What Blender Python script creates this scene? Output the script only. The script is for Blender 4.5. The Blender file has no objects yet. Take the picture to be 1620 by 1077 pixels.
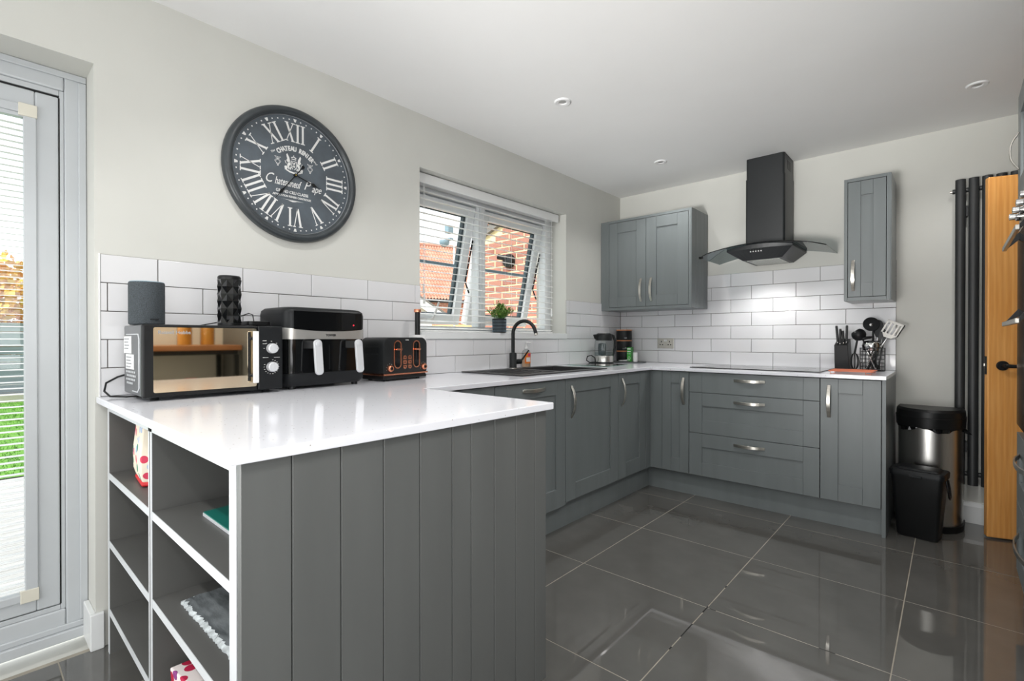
import bpy, bmesh, math, random
from mathutils import Vector, Matrix
random.seed(7)
R = math.radians
PI = math.pi
col = bpy.context.scene.collection
scene = bpy.context.scene

# ------------------------------------------------------------------ camera
cam_d = bpy.data.cameras.new('camera')
cam = bpy.data.objects.new('camera', cam_d)
col.objects.link(cam)
cam_d.sensor_width = 36.0
cam_d.lens = 36.0 * 778.79 / 1620.0
cam_d.clip_start = 0.02
cam_d.clip_end = 300
CAM = Vector((2.2699, -4.0336, 1.1043))
cam.rotation_euler = (R(90 - 0.25), 0, R(41.75))
cam.location = CAM
scene.camera = cam

# ------------------------------------------------------------------ world (overcast white sky)
w = bpy.data.worlds.new('world')
scene.world = w
w.use_nodes = True
bg = w.node_tree.nodes['Background']
bg.inputs[0].default_value = (0.93, 0.965, 1.0, 1)
bg.inputs[1].default_value = 1.9

# ------------------------------------------------------------------ lights
def area(name, loc, rot, sx, sy, power, color=(1, 1, 1)):
    l = bpy.data.lights.new(name, 'AREA')
    l.shape = 'RECTANGLE'
    l.size, l.size_y = sx, sy
    l.energy = power
    l.color = color
    o = bpy.data.objects.new(name, l)
    o.location = loc
    o.rotation_euler = rot
    col.objects.link(o)
    return o
# fill lamp added in a made-up opening of the right wall
area('side_fill', (3.12, -4.3, 1.45), (0, R(90), 0), 1.2, 1.2, 21, (0.99, 0.99, 1))
# unseen fill lamp added at the rear, tilted up to the ceiling
area('rear_upfill', (1.6, -6.3, 0.3), (R(150), 0, 0), 1.8, 1.0, 23, (1, 0.985, 0.965))
area('rear_fill', (1.55, -6.95, 1.15), (R(90), 0, 0), 2.6, 1.9, 22, (1, 0.99, 0.98))  # added lamp across the rear opening, lifts the drawer fronts
def spot(name, loc, aim, power, cone, radius, blend=1.0, color=(1, 0.985, 0.965)):
    l = bpy.data.lights.new(name, 'SPOT'); l.energy = power; l.spot_size = R(cone); l.spot_blend = blend
    l.shadow_soft_size = radius; l.color = color
    o = bpy.data.objects.new(name, l); col.objects.link(o); o.location = loc
    o.rotation_euler = (Vector(aim) - Vector(loc)).to_track_quat('-Z', 'Y').to_euler()
    return o
spot('ceiling_fill_wide', (1.3, -6.7, 0.35), (1.35, -0.25, 2.55), 320, 45, 0.45)  # unseen spot added to wash the ceiling and back wall
spot('ceiling_fill_narrow', (1.6, -6.7, 0.35), (1.3, 0.0, 2.85), 560, 30, 0.3)  # narrower added spot, brightens the far ceiling
area('patio_daylight', (0.03, -4.85, 1.12), (0, R(-90), 0), 1.9, 1.45, 9, (0.97, 0.985, 1))
# spots at the three ceiling downlights, the others added as unseen fill
for (x, y, p) in ((0.692, -1.853, 26), (0.687, -0.637, 16), (2.364, -0.602, 13), (2.364, -1.853, 36), (0.692, -3.2, 17), (2.72, -2.85, 55), (0.692, -4.6, 38), (2.364, -4.6, 38)):
    spot('downlight_fill', (x, y, 2.374), (x, y, 0), p, 130, 0.03, 0.6)
spot('hood_fill', (1.29, -0.30, 1.64), (1.29, -0.34, 0), 15, 140, 0.03, 0.6)  # fill spot added beneath the hood to brighten the tiles
# soft hazy sun, running almost along the window wall
sun_d = bpy.data.lights.new('sun', 'SUN'); sun_d.energy = 4.5; sun_d.angle = R(12); sun_d.color = (1, 0.965, 0.91)
sun = bpy.data.objects.new('sun', sun_d); col.objects.link(sun)
sun.rotation_euler = Vector((0.03, 0.74, -0.67)).to_track_quat('-Z', 'Y').to_euler()

# ------------------------------------------------------------------ exposure
scene.view_settings.view_transform = 'Standard'
scene.view_settings.look = 'None'
scene.view_settings.gamma = 1
scene.view_settings.use_curve_mapping = False
scene.view_settings.exposure = 0.0

# ------------------------------------------------------------------ materials
def lin(c):
    c = c / 255.0
    return c / 12.92 if c <= 0.04045 else ((c + 0.055) / 1.055) ** 2.4
def rgb(t):
    return (lin(t[0]), lin(t[1]), lin(t[2]), 1)
def mat(name, c, rough=0.5, metal=0.0, var=0.04, scale=8.0, bump=0.0, bscale=60.0, spec=0.5, stretch=None, c2=None, coat=0.0, rvar=0.0, aniso=0.0):
    m = bpy.data.materials.new(name)
    m.use_nodes = True
    n = m.node_tree
    b = n.nodes['Principled BSDF']
    b.inputs['Roughness'].default_value = rough
    b.inputs['Metallic'].default_value = metal
    b.inputs['Specular IOR Level'].default_value = spec
    b.inputs['Coat Weight'].default_value = coat
    if aniso:
        b.inputs['Anisotropic'].default_value = aniso
    tc = n.nodes.new('ShaderNodeTexCoord')
    mp = n.nodes.new('ShaderNodeMapping')
    if stretch:
        mp.inputs['Scale'].default_value = stretch
    n.links.new(tc.outputs['Object'], mp.inputs[0])
    nz = n.nodes.new('ShaderNodeTexNoise')
    nz.inputs['Scale'].default_value = scale
    nz.inputs['Detail'].default_value = 5
    n.links.new(mp.outputs[0], nz.inputs['Vector'])
    cr = n.nodes.new('ShaderNodeValToRGB')
    base = rgb(c)
    other = rgb(c2) if c2 else tuple(min(1, x * (1 + 2 * var)) for x in base[:3]) + (1,)
    dark = base if c2 else tuple(x * (1 - 2 * var) for x in base[:3]) + (1,)
    cr.color_ramp.elements[0].color = dark
    cr.color_ramp.elements[1].color = other
    cr.color_ramp.elements[0].position = 0.3
    cr.color_ramp.elements[1].position = 0.7
    n.links.new(nz.outputs['Fac'], cr.inputs[0])
    n.links.new(cr.outputs[0], b.inputs['Base Color'])
    if bump:
        n2 = n.nodes.new('ShaderNodeTexNoise')
        n2.inputs['Scale'].default_value = bscale
        n2.inputs['Detail'].default_value = 4
        n.links.new(mp.outputs[0], n2.inputs['Vector'])
        bp = n.nodes.new('ShaderNodeBump')
        bp.inputs['Strength'].default_value = bump
        bp.inputs['Distance'].default_value = 0.002
        n.links.new(n2.outputs['Fac'], bp.inputs['Height'])
        n.links.new(bp.outputs[0], b.inputs['Normal'])
    if rvar:
        mr = n.nodes.new('ShaderNodeMapRange')
        mr.inputs['To Min'].default_value = max(0.02, rough - rvar)
        mr.inputs['To Max'].default_value = rough + rvar
        n.links.new(nz.outputs['Fac'], mr.inputs[0])
        n.links.new(mr.outputs[0], b.inputs['Roughness'])
    return m
def glass(name, tint=(1, 1, 1), refl=1.0, rough=0.0, ior=1.45):
    m = bpy.data.materials.new(name)
    m.use_nodes = True
    n = m.node_tree
    n.nodes.remove(n.nodes['Principled BSDF'])
    out = n.nodes['Material Output']
    tr = n.nodes.new('ShaderNodeBsdfTransparent')
    tr.inputs[0].default_value = (*tint, 1)
    gl = n.nodes.new('ShaderNodeBsdfGlossy')
    gl.inputs['Roughness'].default_value = rough
    lw = n.nodes.new('ShaderNodeLayerWeight')
    lw.inputs['Blend'].default_value = 0.5
    pw = n.nodes.new('ShaderNodeMath'); pw.operation = 'POWER'; pw.inputs[1].default_value = 5
    n.links.new(lw.outputs['Facing'], pw.inputs[0])
    f0 = ((ior - 1) / (ior + 1)) ** 2
    mu = n.nodes.new('ShaderNodeMath'); mu.operation = 'MULTIPLY_ADD'
    mu.inputs[1].default_value = (1 - f0) * refl; mu.inputs[2].default_value = f0 * refl
    n.links.new(pw.outputs[0], mu.inputs[0])
    mx = n.nodes.new('ShaderNodeMixShader')
    n.links.new(mu.outputs[0], mx.inputs[0])
    n.links.new(tr.outputs[0], mx.inputs[1])
    n.links.new(gl.outputs[0], mx.inputs[2])
    n.links.new(mx.outputs[0], out.inputs[0])
    return m
def emit(name, c, s):
    m = bpy.data.materials.new(name)
    m.use_nodes = True
    b = m.node_tree.nodes['Principled BSDF']
    b.inputs['Base Color'].default_value = rgb(c)
    b.inputs['Emission Color'].default_value = rgb(c)
    b.inputs['Emission Strength'].default_value = s
    return m

M = {}
M['wall'] = mat('wall_paint', (206, 206, 200), 0.75, var=0.012, scale=3, bump=0.05, bscale=180)
M['ceiling'] = mat('ceiling_paint', (240, 240, 239), 0.8, var=0.008, scale=2)
M['white_gloss'] = mat('white_gloss_paint', (226, 228, 228), 0.3, var=0.01)
M['upvc'] = mat('white_upvc_dimmed', (188, 192, 195), 0.28, var=0.01)  # white plastic, colour dimmed to stand in for shade at the door
M['upvc_window'] = mat('white_upvc_lifted', (240, 243, 245), 0.28, var=0.01)  # same white plastic, colour lifted to brighten the shaded window frames
M['slat'] = mat('white_slat', (236, 237, 236), 0.35, var=0.01)
M['beige_clip'] = mat('aged_clip_plastic', (216, 212, 198), 0.4, var=0.02)
M['tile'] = mat('white_glazed_tile', (220, 220, 222), 0.07, var=0.008, scale=3, bump=0.012, bscale=14)
M['wgrout'] = mat('grey_wall_grout', (112, 108, 103), 0.9, var=0.06)
M['floor'] = mat('polished_grey_porcelain', (90, 89, 86), 0.022, var=0.045, scale=6, rvar=0.006, spec=1.0)
M['fgrout'] = mat('pale_floor_grout', (150, 144, 132), 0.85, var=0.12, scale=9)
M['dark_gap'] = mat('open_joint', (8, 8, 8), 0.9)
M['cab'] = mat('grey_cabinet_paint', (113, 119, 120), 0.36, var=0.03, scale=14, bump=0.10, bscale=40, stretch=(1, 1, 0.12))
M['cabside'] = mat('grey_panel_paint', (95, 97, 96), 0.42, var=0.03, scale=12, bump=0.08, bscale=40, stretch=(1, 1, 0.12))
M['carc'] = mat('grey_carcass', (92, 92, 90), 0.45, var=0.02)
M['gap'] = mat('cabinet_gap_shadow', (30, 31, 31), 0.8)
M['edge'] = mat('silver_white_edging', (206, 209, 212), 0.32, var=0.02)
M['quartz'] = None
M['nickel'] = mat('brushed_nickel', (206, 202, 194), 0.3, 1.0, var=0.05, scale=30, stretch=(1, 1, 6))
M['steel'] = mat('brushed_steel', (204, 202, 198), 0.27, 1.0, var=0.04, scale=30, stretch=(12, 12, 0.3), aniso=0.4)
M['chrome'] = mat('chrome', (215, 215, 215), 0.08, 1.0, var=0.01)
M['alu'] = mat('aluminium_mesh', (182, 184, 178), 0.38, 0.8, var=0.10, scale=90)
M['copper'] = mat('rose_copper', (232, 158, 126), 0.24, 1.0, var=0.04)
M['copperwire'] = mat('coral_copper_wire', (214, 128, 98), 0.35, 0.55, var=0.04)
M['black'] = mat('black_plastic', (20, 21, 22), 0.4, var=0.08, spec=0.3)
M['blackgloss'] = mat('black_gloss', (15, 16, 17), 0.08, var=0.05)
M['blackmatt'] = mat('black_matt_metal', (30, 32, 33), 0.42, var=0.06, spec=0.3)
M['hood'] = mat('charcoal_hood', (29, 32, 34), 0.42, var=0.04)
M['anthracite'] = mat('anthracite_radiator', (42, 44, 45), 0.45, var=0.05)
M['charcoal'] = mat('charcoal_plastic', (27, 29, 31), 0.42, var=0.05, spec=0.25)
M['composite'] = mat('black_composite_sink', (50, 50, 51), 0.42, var=0.15, scale=200, bump=0.1, bscale=300)
M['oak'] = None
M['smoked'] = glass('smoked_glass', (0.42, 0.50, 0.52), 1.0)
M['pane'] = glass('window_pane', (0.96, 0.98, 0.98), 0.8)
M['clearglass'] = glass('clear_glass', (0.86, 0.88, 0.88), 1.3)
M['white_plastic'] = mat('white_plastic', (232, 232, 232), 0.35, var=0.01)
M['silver_plastic'] = mat('silver_plastic', (205, 207, 210), 0.35, 0.1, var=0.01)
M['print'] = mat('white_print', (226, 226, 224), 0.6, var=0.03)
M['greyprint'] = mat('grey_print', (150, 152, 155), 0.5, var=0.03)
M['mwcase'] = mat('grey_microwave_case', (96, 98, 100), 0.35, 0.35, var=0.03)
M['satin'] = mat('satin_silver', (196, 194, 190), 0.33, 0.65, var=0.03)
M['fabric'] = mat('charcoal_speaker_fabric', (62, 68, 72), 0.9, var=0.25, scale=420, bump=0.5, bscale=420)
M['rubber'] = mat('dark_gasket', (58, 72, 78), 0.5, var=0.05)
M['clockface'] = mat('slate_clock_face', (74, 80, 86), 0.55, var=0.0, scale=14, c2=(86, 95, 103))
M['clockrim'] = mat('distressed_dark_rim', (58, 63, 66), 0.3, var=0.10, scale=14)
M['brass'] = mat('brass', (205, 180, 90), 0.3, 1.0)
M['leaf'] = mat('plant_leaf', (58, 92, 30), 0.45, c2=(122, 160, 60), scale=25)
M['red'] = mat('red_trim', (206, 32, 40), 0.5)
M['teal'] = mat('teal_card', (12, 112, 100), 0.4, var=0.05)
M['green'] = mat('green_card', (40, 150, 40), 0.45, var=0.06)
M['greendark'] = mat('dark_green_card', (34, 116, 28), 0.45, var=0.06)
M['slate'] = mat('rough_slate', (84, 89, 92), 0.55, scale=18, c2=(132, 138, 141), bump=0.9, bscale=22, stretch=(1, 3, 1))
M['slatechip'] = mat('chipped_slate_edge', (176, 182, 184), 0.7, var=0.15, scale=60, bump=0.8, bscale=70)
M['soap'] = glass('peach_soap', (0.95, 0.78, 0.64), 1.0, 0.05)
M['orange'] = mat('orange_label', (232, 110, 40), 0.4, c2=(238, 150, 60), scale=18)
M['pink'] = mat('pink_label', (214, 44, 110), 0.4)
M['cream'] = mat('cream_paint', (226, 216, 196), 0.7)
M['woodtop'] = mat('brown_wood_top', (150, 98, 60), 0.35, c2=(172, 118, 76), scale=6, stretch=(8, 1, 8))
M['pasta'] = mat('yellow_pasta', (222, 150, 50), 0.6, c2=(232, 170, 70), scale=40, bump=0.6, bscale=60)
M['mirror'] = mat('bronze_mirror_glass', (246, 228, 198), 0.03, 1.0, var=0.0)
M['lens'] = mat('lamp_lens', (160, 160, 158), 0.2)
M['greenglass'] = glass('frosted_green_glass', (0.70, 0.88, 0.80), 1.4, 0.12)

def quartz():
    m = mat('white_sparkle_quartz', (234, 235, 241), 0.10, var=0.006, scale=3)
    n = m.node_tree
    b = n.nodes['Principled BSDF']
    vo = n.nodes.new('ShaderNodeTexVoronoi')
    vo.inputs['Scale'].default_value = 75
    tc = n.nodes.new('ShaderNodeTexCoord')
    n.links.new(tc.outputs['Object'], vo.inputs['Vector'])
    wn = n.nodes.new('ShaderNodeSeparateColor')
    n.links.new(vo.outputs['Color'], wn.inputs[0])
    a = n.nodes.new('ShaderNodeMath'); a.operation = 'LESS_THAN'; a.inputs[1].default_value = 0.13
    n.links.new(vo.outputs['Distance'], a.inputs[0])
    c = n.nodes.new('ShaderNodeMath'); c.operation = 'LESS_THAN'; c.inputs[1].default_value = 0.3
    n.links.new(wn.outputs[0], c.inputs[0])
    d = n.nodes.new('ShaderNodeMath'); d.operation = 'MULTIPLY'
    n.links.new(a.outputs[0], d.inputs[0]); n.links.new(c.outputs[0], d.inputs[1])
    old = b.inputs['Base Color'].links[0].from_socket
    mx = n.nodes.new('ShaderNodeMix'); mx.data_type = 'RGBA'
    n.links.new(d.outputs[0], mx.inputs[0])
    n.links.new(old, mx.inputs[6])
    mx.inputs[7].default_value = rgb((166, 160, 152))
    n.links.new(mx.outputs[2], b.inputs['Base Color'])
    return m
M['quartz'] = quartz()
def oak():
    m = mat('honey_oak_veneer', (222, 154, 78), 0.38, c2=(236, 176, 104), scale=5, stretch=(16, 16, 0.7), bump=0.06, bscale=30)
    n = m.node_tree
    b = n.nodes['Principled BSDF']
    tc = n.nodes.new('ShaderNodeTexCoord')
    mp = n.nodes.new('ShaderNodeMapping'); mp.inputs['Scale'].default_value = (6, 6, 0.55)
    n.links.new(tc.outputs['Object'], mp.inputs[0])
    wv = n.nodes.new('ShaderNodeTexWave')
    wv.inputs['Scale'].default_value = 2.2; wv.inputs['Distortion'].default_value = 7; wv.inputs['Detail'].default_value = 3
    n.links.new(mp.outputs[0], wv.inputs['Vector'])
    mr = n.nodes.new('ShaderNodeMapRange')
    mr.inputs['To Min'].default_value = 0.0; mr.inputs['To Max'].default_value = 0.32
    n.links.new(wv.outputs['Fac'], mr.inputs[0])
    old = b.inputs['Base Color'].links[0].from_socket
    mx = n.nodes.new('ShaderNodeMix'); mx.data_type = 'RGBA'
    n.links.new(mr.outputs[0], mx.inputs[0])
    n.links.new(old, mx.inputs[6])
    mx.inputs[7].default_value = rgb((200, 128, 58))
    n.links.new(mx.outputs[2], b.inputs['Base Color'])
    return m
M['oak'] = oak()
def floral(name, base, spots, scale):
    m = mat(name, base, 0.7)
    n = m.node_tree
    b = n.nodes['Principled BSDF']
    tc = n.nodes.new('ShaderNodeTexCoord')
    vo = n.nodes.new('ShaderNodeTexVoronoi'); vo.inputs['Scale'].default_value = scale
    n.links.new(tc.outputs['Object'], vo.inputs['Vector'])
    sp = n.nodes.new('ShaderNodeSeparateColor')
    n.links.new(vo.outputs['Color'], sp.inputs[0])
    cr = n.nodes.new('ShaderNodeValToRGB'); cr.color_ramp.interpolation = 'CONSTANT'
    for i, s in enumerate(spots):
        e = cr.color_ramp.elements[i] if i < 2 else cr.color_ramp.elements.new(i / len(spots))
        e.position = i / len(spots); e.color = rgb(s)
    n.links.new(sp.outputs[0], cr.inputs[0])
    lt = n.nodes.new('ShaderNodeMath'); lt.operation = 'LESS_THAN'; lt.inputs[1].default_value = 0.42
    n.links.new(vo.outputs['Distance'], lt.inputs[0])
    mx = n.nodes.new('ShaderNodeMix'); mx.data_type = 'RGBA'
    n.links.new(lt.outputs[0], mx.inputs[0])
    mx.inputs[6].default_value = rgb(base)
    n.links.new(cr.outputs[0], mx.inputs[7])
    n.links.new(mx.outputs[2], b.inputs['Base Color'])
    return m
M['floral'] = floral('cream_floral_cloth', (238, 228, 208), [(226, 110, 140), (238, 228, 208), (60, 140, 110), (214, 60, 90), (170, 190, 220)], 32)
M['pinkbox'] = floral('pink_patterned_card', (236, 226, 224), [(190, 20, 70), (176, 16, 60), (236, 226, 224), (206, 60, 70), (140, 60, 130)], 26)
M['brick'] = mat('red_brick', (166, 112, 96), 0.85, c2=(184, 132, 116), scale=3, bump=0.3, bscale=80)
M['brick2'] = mat('dark_red_brick', (150, 96, 82), 0.85, c2=(170, 116, 102), scale=9, bump=0.3, bscale=80)
M['mortar'] = mat('buff_mortar', (244, 220, 172), 0.95, var=0.06)
M['rooftile'] = mat('clay_rooftile', (186, 128, 106), 0.8, c2=(206, 156, 134), scale=2.0)
M['verge'] = mat('grey_verge', (120, 116, 112), 0.7)
M['pine'] = mat('pale_timber', (206, 172, 124), 0.7, c2=(222, 190, 142), scale=4)
M['greyboard'] = mat('grey_fence_paint', (112, 124, 132), 0.7, c2=(134, 146, 152), scale=3, stretch=(1, .3, 6))
M['deck'] = mat('weathered_decking', (160, 158, 156), 0.7, c2=(186, 184, 182), scale=4, stretch=(6, .4, 1))
M['grass'] = mat('lawn_green', (66, 116, 26), 0.9, c2=(106, 160, 50), scale=12)
M['sleeper'] = mat('pale_sleeper', (188, 180, 168), 0.8)
M['bark'] = mat('tree_bark', (92, 76, 60), 0.9)
M['autumn'] = mat('autumn_leaves', (214, 128, 60), 0.7, scale=1.6, c2=(206, 190, 70))
M['autumngreen'] = mat('yellow_green_leaves', (150, 160, 50), 0.7, scale=2, c2=(220, 200, 90))
M['bluegrey'] = mat('blue_grey_metal', (128, 152, 164), 0.4, var=0.03)
def brickmat(name, sx):
    m = bpy.data.materials.new(name); m.use_nodes = True
    n = m.node_tree; b = n.nodes['Principled BSDF']; b.inputs['Roughness'].default_value = 0.9
    tc = n.nodes.new('ShaderNodeTexCoord')
    bt = n.nodes.new('ShaderNodeTexBrick')
    bt.inputs['Color1'].default_value = rgb((178, 106, 88)); bt.inputs['Color2'].default_value = rgb((190, 124, 104))
    bt.inputs['Mortar'].default_value = rgb((222, 188, 156))
    bt.inputs['Scale'].default_value = 1.0
    bt.inputs['Brick Width'].default_value = 0.225; bt.inputs['Row Height'].default_value = 0.09
    bt.inputs['Mortar Size'].default_value = 0.012
    sp = n.nodes.new('ShaderNodeSeparateXYZ'); cb = n.nodes.new('ShaderNodeCombineXYZ')
    n.links.new(tc.outputs['Object'], sp.inputs[0])
    n.links.new(sp.outputs[0], cb.inputs[0]); n.links.new(sp.outputs[2], cb.inputs[1])
    n.links.new(cb.outputs[0], bt.inputs['Vector'])
    n.links.new(bt.outputs[0], b.inputs['Base Color'])
    return m
M['farbrick'] = brickmat('far_brickwork', 1)

# ------------------------------------------------------------------ mesh helpers
class MB:
    def __init__(s, T=None):
        s.v = []; s.f = []; s.T = T
    def pt(s, p):
        p = Vector(p)
        s.v.append(s.T @ p if s.T else p)
        return len(s.v) - 1
    def box(s, x0, x1, y0, y1, z0, z1):
        i = [s.pt(p) for p in ((x0, y0, z0), (x1, y0, z0), (x1, y1, z0), (x0, y1, z0), (x0, y0, z1), (x1, y0, z1), (x1, y1, z1), (x0, y1, z1))]
        for q in ((0, 3, 2, 1), (4, 5, 6, 7), (0, 1, 5, 4), (1, 2, 6, 5), (2, 3, 7, 6), (3, 0, 4, 7)):
            s.f.append([i[k] for k in q])
        return s
    def loft(s, rings, cap=True, closed=True):
        ids = [[s.pt(p) for p in r] for r in rings]
        n = len(ids[0])
        for a, b in zip(ids, ids[1:]):
            for k in range(n if closed else n - 1):
                s.f.append([a[k], a[(k + 1) % n], b[(k + 1) % n], b[k]])
        if cap:
            s.f.append(ids[0][::-1]); s.f.append(ids[-1])
        return s
    def prism(s, poly, a, b, axis='z'):
        def P(u, v, h):
            return {'z': (u, v, h), 'y': (u, h, v), 'x': (h, u, v)}[axis]
        return s.loft([[P(u, v, a) for u, v in poly], [P(u, v, b) for u, v in poly]])
    def lathe(s, prof, n=32, c=(0, 0, 0), cap=True):
        rings = [[(c[0] + r * math.cos(2 * PI * k / n), c[1] + r * math.sin(2 * PI * k / n), c[2] + z) for k in range(n)] for r, z in prof]
        return s.loft(rings, cap)
    def tube(s, pts, r, n=8, closed=False, cap=True):
        pts = [Vector(p) for p in pts]
        m = len(pts)
        rad = r if isinstance(r, (list, tuple)) else [r] * m
        up = None; rings = []
        for i, p in enumerate(pts):
            if closed:
                t = pts[(i + 1) % m] - pts[i - 1]
            else:
                t = pts[min(i + 1, m - 1)] - pts[max(i - 1, 0)]
            t.normalize()
            if up is None:
                up = Vector((0, 0, 1)) if abs(t.z) < 0.9 else Vector((1, 0, 0))
            a = t.cross(up)
            if a.length < 1e-6:
                a = t.orthogonal()
            a.normalize(); b = a.cross(t); up = b
            rings.append([p + rad[i] * (math.cos(2 * PI * k / n) * a + math.sin(2 * PI * k / n) * b) for k in range(n)])
        if closed:
            rings.append(rings[0]); cap = False
        return s.loft(rings, cap)
    def cyl(s, p0, p1, r0, r1=None, n=20):
        return s.tube([p0, p1], [r0, r1 if r1 is not None else r0], n)
    def ball(s, c, r, n=16, m=10, sc=(1, 1, 1), z0=-1.0, z1=1.0):
        prof = []
        a0, a1 = math.asin(z0), math.asin(z1)
        rings = []
        for j in range(m + 1):
            a = a0 + (a1 - a0) * j / m
            rr = max(1e-4, math.cos(a)) * r
            rings.append([(c[0] + sc[0] * rr * math.cos(2 * PI * k / n), c[1] + sc[1] * rr * math.sin(2 * PI * k / n), c[2] + sc[2] * r * math.sin(a)) for k in range(n)])
        return s.loft(rings)
    def quad(s, a, b, c, d):
        s.f.append([s.pt(a), s.pt(b), s.pt(c), s.pt(d)]); return s
    def poly(s, pts):
        s.f.append([s.pt(p) for p in pts]); return s
    def cells(s, xs, ys, h, zbot):
        """plateaus: h(i,j) gives the top height of a cell or None for a hole; zbot the underside (or None)"""
        nx, ny = len(xs) - 1, len(ys) - 1
        H = [[h(i, j) for j in range(ny)] for i in range(nx)]
        g = lambda i, j: H[i][j] if 0 <= i < nx and 0 <= j < ny else None
        cache = {}
        def P(x, y, z):
            k = (round(x, 5), round(y, 5), round(z, 5))
            if k not in cache:
                cache[k] = s.pt((x, y, z))
            return cache[k]
        for i in range(nx):
            for j in range(ny):
                z = H[i][j]
                if z is None:
                    continue
                x0, x1, y0, y1 = xs[i], xs[i + 1], ys[j], ys[j + 1]
                s.f.append([P(x0, y0, z), P(x1, y0, z), P(x1, y1, z), P(x0, y1, z)])
                if zbot is not None:
                    s.f.append([P(x0, y1, zbot), P(x1, y1, zbot), P(x1, y0, zbot), P(x0, y0, zbot)])
                for di, dj, a, b in ((-1, 0, (x0, y1), (x0, y0)), (1, 0, (x1, y0), (x1, y1)), (0, -1, (x0, y0), (x1, y0)), (0, 1, (x1, y1), (x0, y1))):
                    o = g(i + di, j + dj)
                    lo = zbot if o is None else o
                    if lo is not None and lo < z - 1e-6:
                        s.f.append([P(*a, lo), P(*b, lo), P(*b, z), P(*a, z)])
        return s
    def build(s, name, m, parent=None, bevel=0.0, smooth=None, seg=2, kind=None, label=None):
        off = Vector((0, 0, 0)); p = parent
        while p is not None:
            off += p.location; p = p.parent
        me = bpy.data.meshes.new(name)
        me.from_pydata([tuple(v - off) for v in s.v], [], s.f)
        me.validate()
        bm = bmesh.new(); bm.from_mesh(me)
        bmesh.ops.recalc_face_normals(bm, faces=bm.faces)
        bm.to_mesh(me); bm.free()
        me.materials.append(M[m] if isinstance(m, str) else m)
        if smooth is not None:
            me.shade_smooth()
            me.set_sharp_from_angle(angle=R(smooth))
        o = bpy.data.objects.new(name, me)
        o.parent = parent
        col.objects.link(o)
        if bevel:
            b = o.modifiers.new('bevel', 'BEVEL')
            b.width = bevel; b.segments = seg; b.limit_method = 'ANGLE'; b.angle_limit = R(40)
        if kind:
            o['kind'] = kind
        if label:
            o['label'] = label
        return o
def thing(name, label, cat, loc=(0, 0, 0), group=None, kind=None):
    o = bpy.data.objects.new(name, None)
    o.empty_display_size = 0.05
    o.location = loc
    col.objects.link(o)
    o['label'] = label; o['category'] = cat
    if group: o['group'] = group
    if kind: o['kind'] = kind
    return o
def tag(o, label, cat, group=None, kind=None):
    o['label'] = label; o['category'] = cat
    if group: o['group'] = group
    if kind: o['kind'] = kind
    return o
def share(src, name, parent, loc=(0, 0, 0), m=None):
    o = bpy.data.objects.new(name, src.data)
    o.parent = parent; o.location = loc
    col.objects.link(o)
    for md in src.modifiers:
        b = o.modifiers.new('bevel', 'BEVEL'); b.width = md.width; b.segments = md.segments; b.limit_method = 'ANGLE'; b.angle_limit = md.angle_limit
    if m:
        o.material_slots[0].link = 'OBJECT'; o.material_slots[0].material = M[m]
    return o
def basis(o, u, n):
    u = Vector(u); n = Vector(n); v = n.cross(u)
    m = Matrix.Identity(4)
    for i in range(3):
        m[i][0] = u[i]; m[i][1] = v[i]; m[i][2] = n[i]; m[i][3] = o[i]
    return m
LEFT = lambda x=0.0: basis((x, 0, 0), (0, 1, 0), (1, 0, 0))     # u = y, v = z, out = +x
BACK = lambda y=0.0: basis((0, y, 0), (1, 0, 0), (0, -1, 0))    # u = x, v = z, out = -y
RIGHT = lambda x: basis((x, 0, 0), (0, -1, 0), (-1, 0, 0))      # u = -y, v = z, out = -x
_txt = {}
def text(name, s, size, T, m, parent, depth=0.0006, shear=0.0, align='CENTER', sx=1.0, bold=0.0, spacing=1.0, fit=None):
    c = bpy.data.curves.new('lettering', 'FONT')
    c.body = s; c.size = size; c.align_x = align; c.align_y = 'CENTER'; c.shear = shear
    c.extrude = depth; c.resolution_u = 3; c.offset = bold; c.space_character = spacing
    o = bpy.data.objects.new('lettering', c); col.objects.link(o)
    bpy.context.view_layer.update()
    me = bpy.data.meshes.new_from_object(o.evaluated_get(bpy.context.evaluated_depsgraph_get()))
    bpy.data.objects.remove(o); bpy.data.curves.remove(c)
    if fit:
        lo = min(v.co.x for v in me.vertices); hi = max(v.co.x for v in me.vertices)
        for v in me.vertices:
            v.co.x = ((v.co.x - lo) / (hi - lo) - 0.5) * fit
        sx = 1.0
    off = Vector((0, 0, 0)); p = parent
    while p is not None:
        off += p.location; p = p.parent
    for v in me.vertices:
        v.co = T @ Vector((v.co.x * sx, v.co.y, v.co.z)) - off
    me.materials.clear(); me.materials.append(M[m] if isinstance(m, str) else m)
    r = bpy.data.objects.new(name, me); r.parent = parent; col.objects.link(r)
    return r
def circ(cx, cy, r, n=24, a0=0, a1=2 * PI):
    full = abs(a1 - a0 - 2 * PI) < 1e-6
    return [(cx + r * math.cos(a0 + (a1 - a0) * k / (n if full else n - 1)), cy + r * math.sin(a0 + (a1 - a0) * k / (n if full else n - 1))) for k in range(n)]
def rrect(x0, x1, y0, y1, r, n=6):
    p = []
    for cx, cy, a in ((x1 - r, y1 - r, 0), (x0 + r, y1 - r, PI / 2), (x0 + r, y0 + r, PI), (x1 - r, y0 + r, 3 * PI / 2)):
        p += circ(cx, cy, r, n, a, a + PI / 2)
    return p

# ------------------------------------------------------------------ room shell
CEIL = 2.388; CT = 0.896
XR = 3.15; YR = -7.0
WY0, WY1, WZ0, WZ1 = -2.283, -0.850, 1.100, 2.083      # kitchen window opening
DY0, DY1, DZ = -5.60, -3.716, 2.078                    # patio door opening

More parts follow.
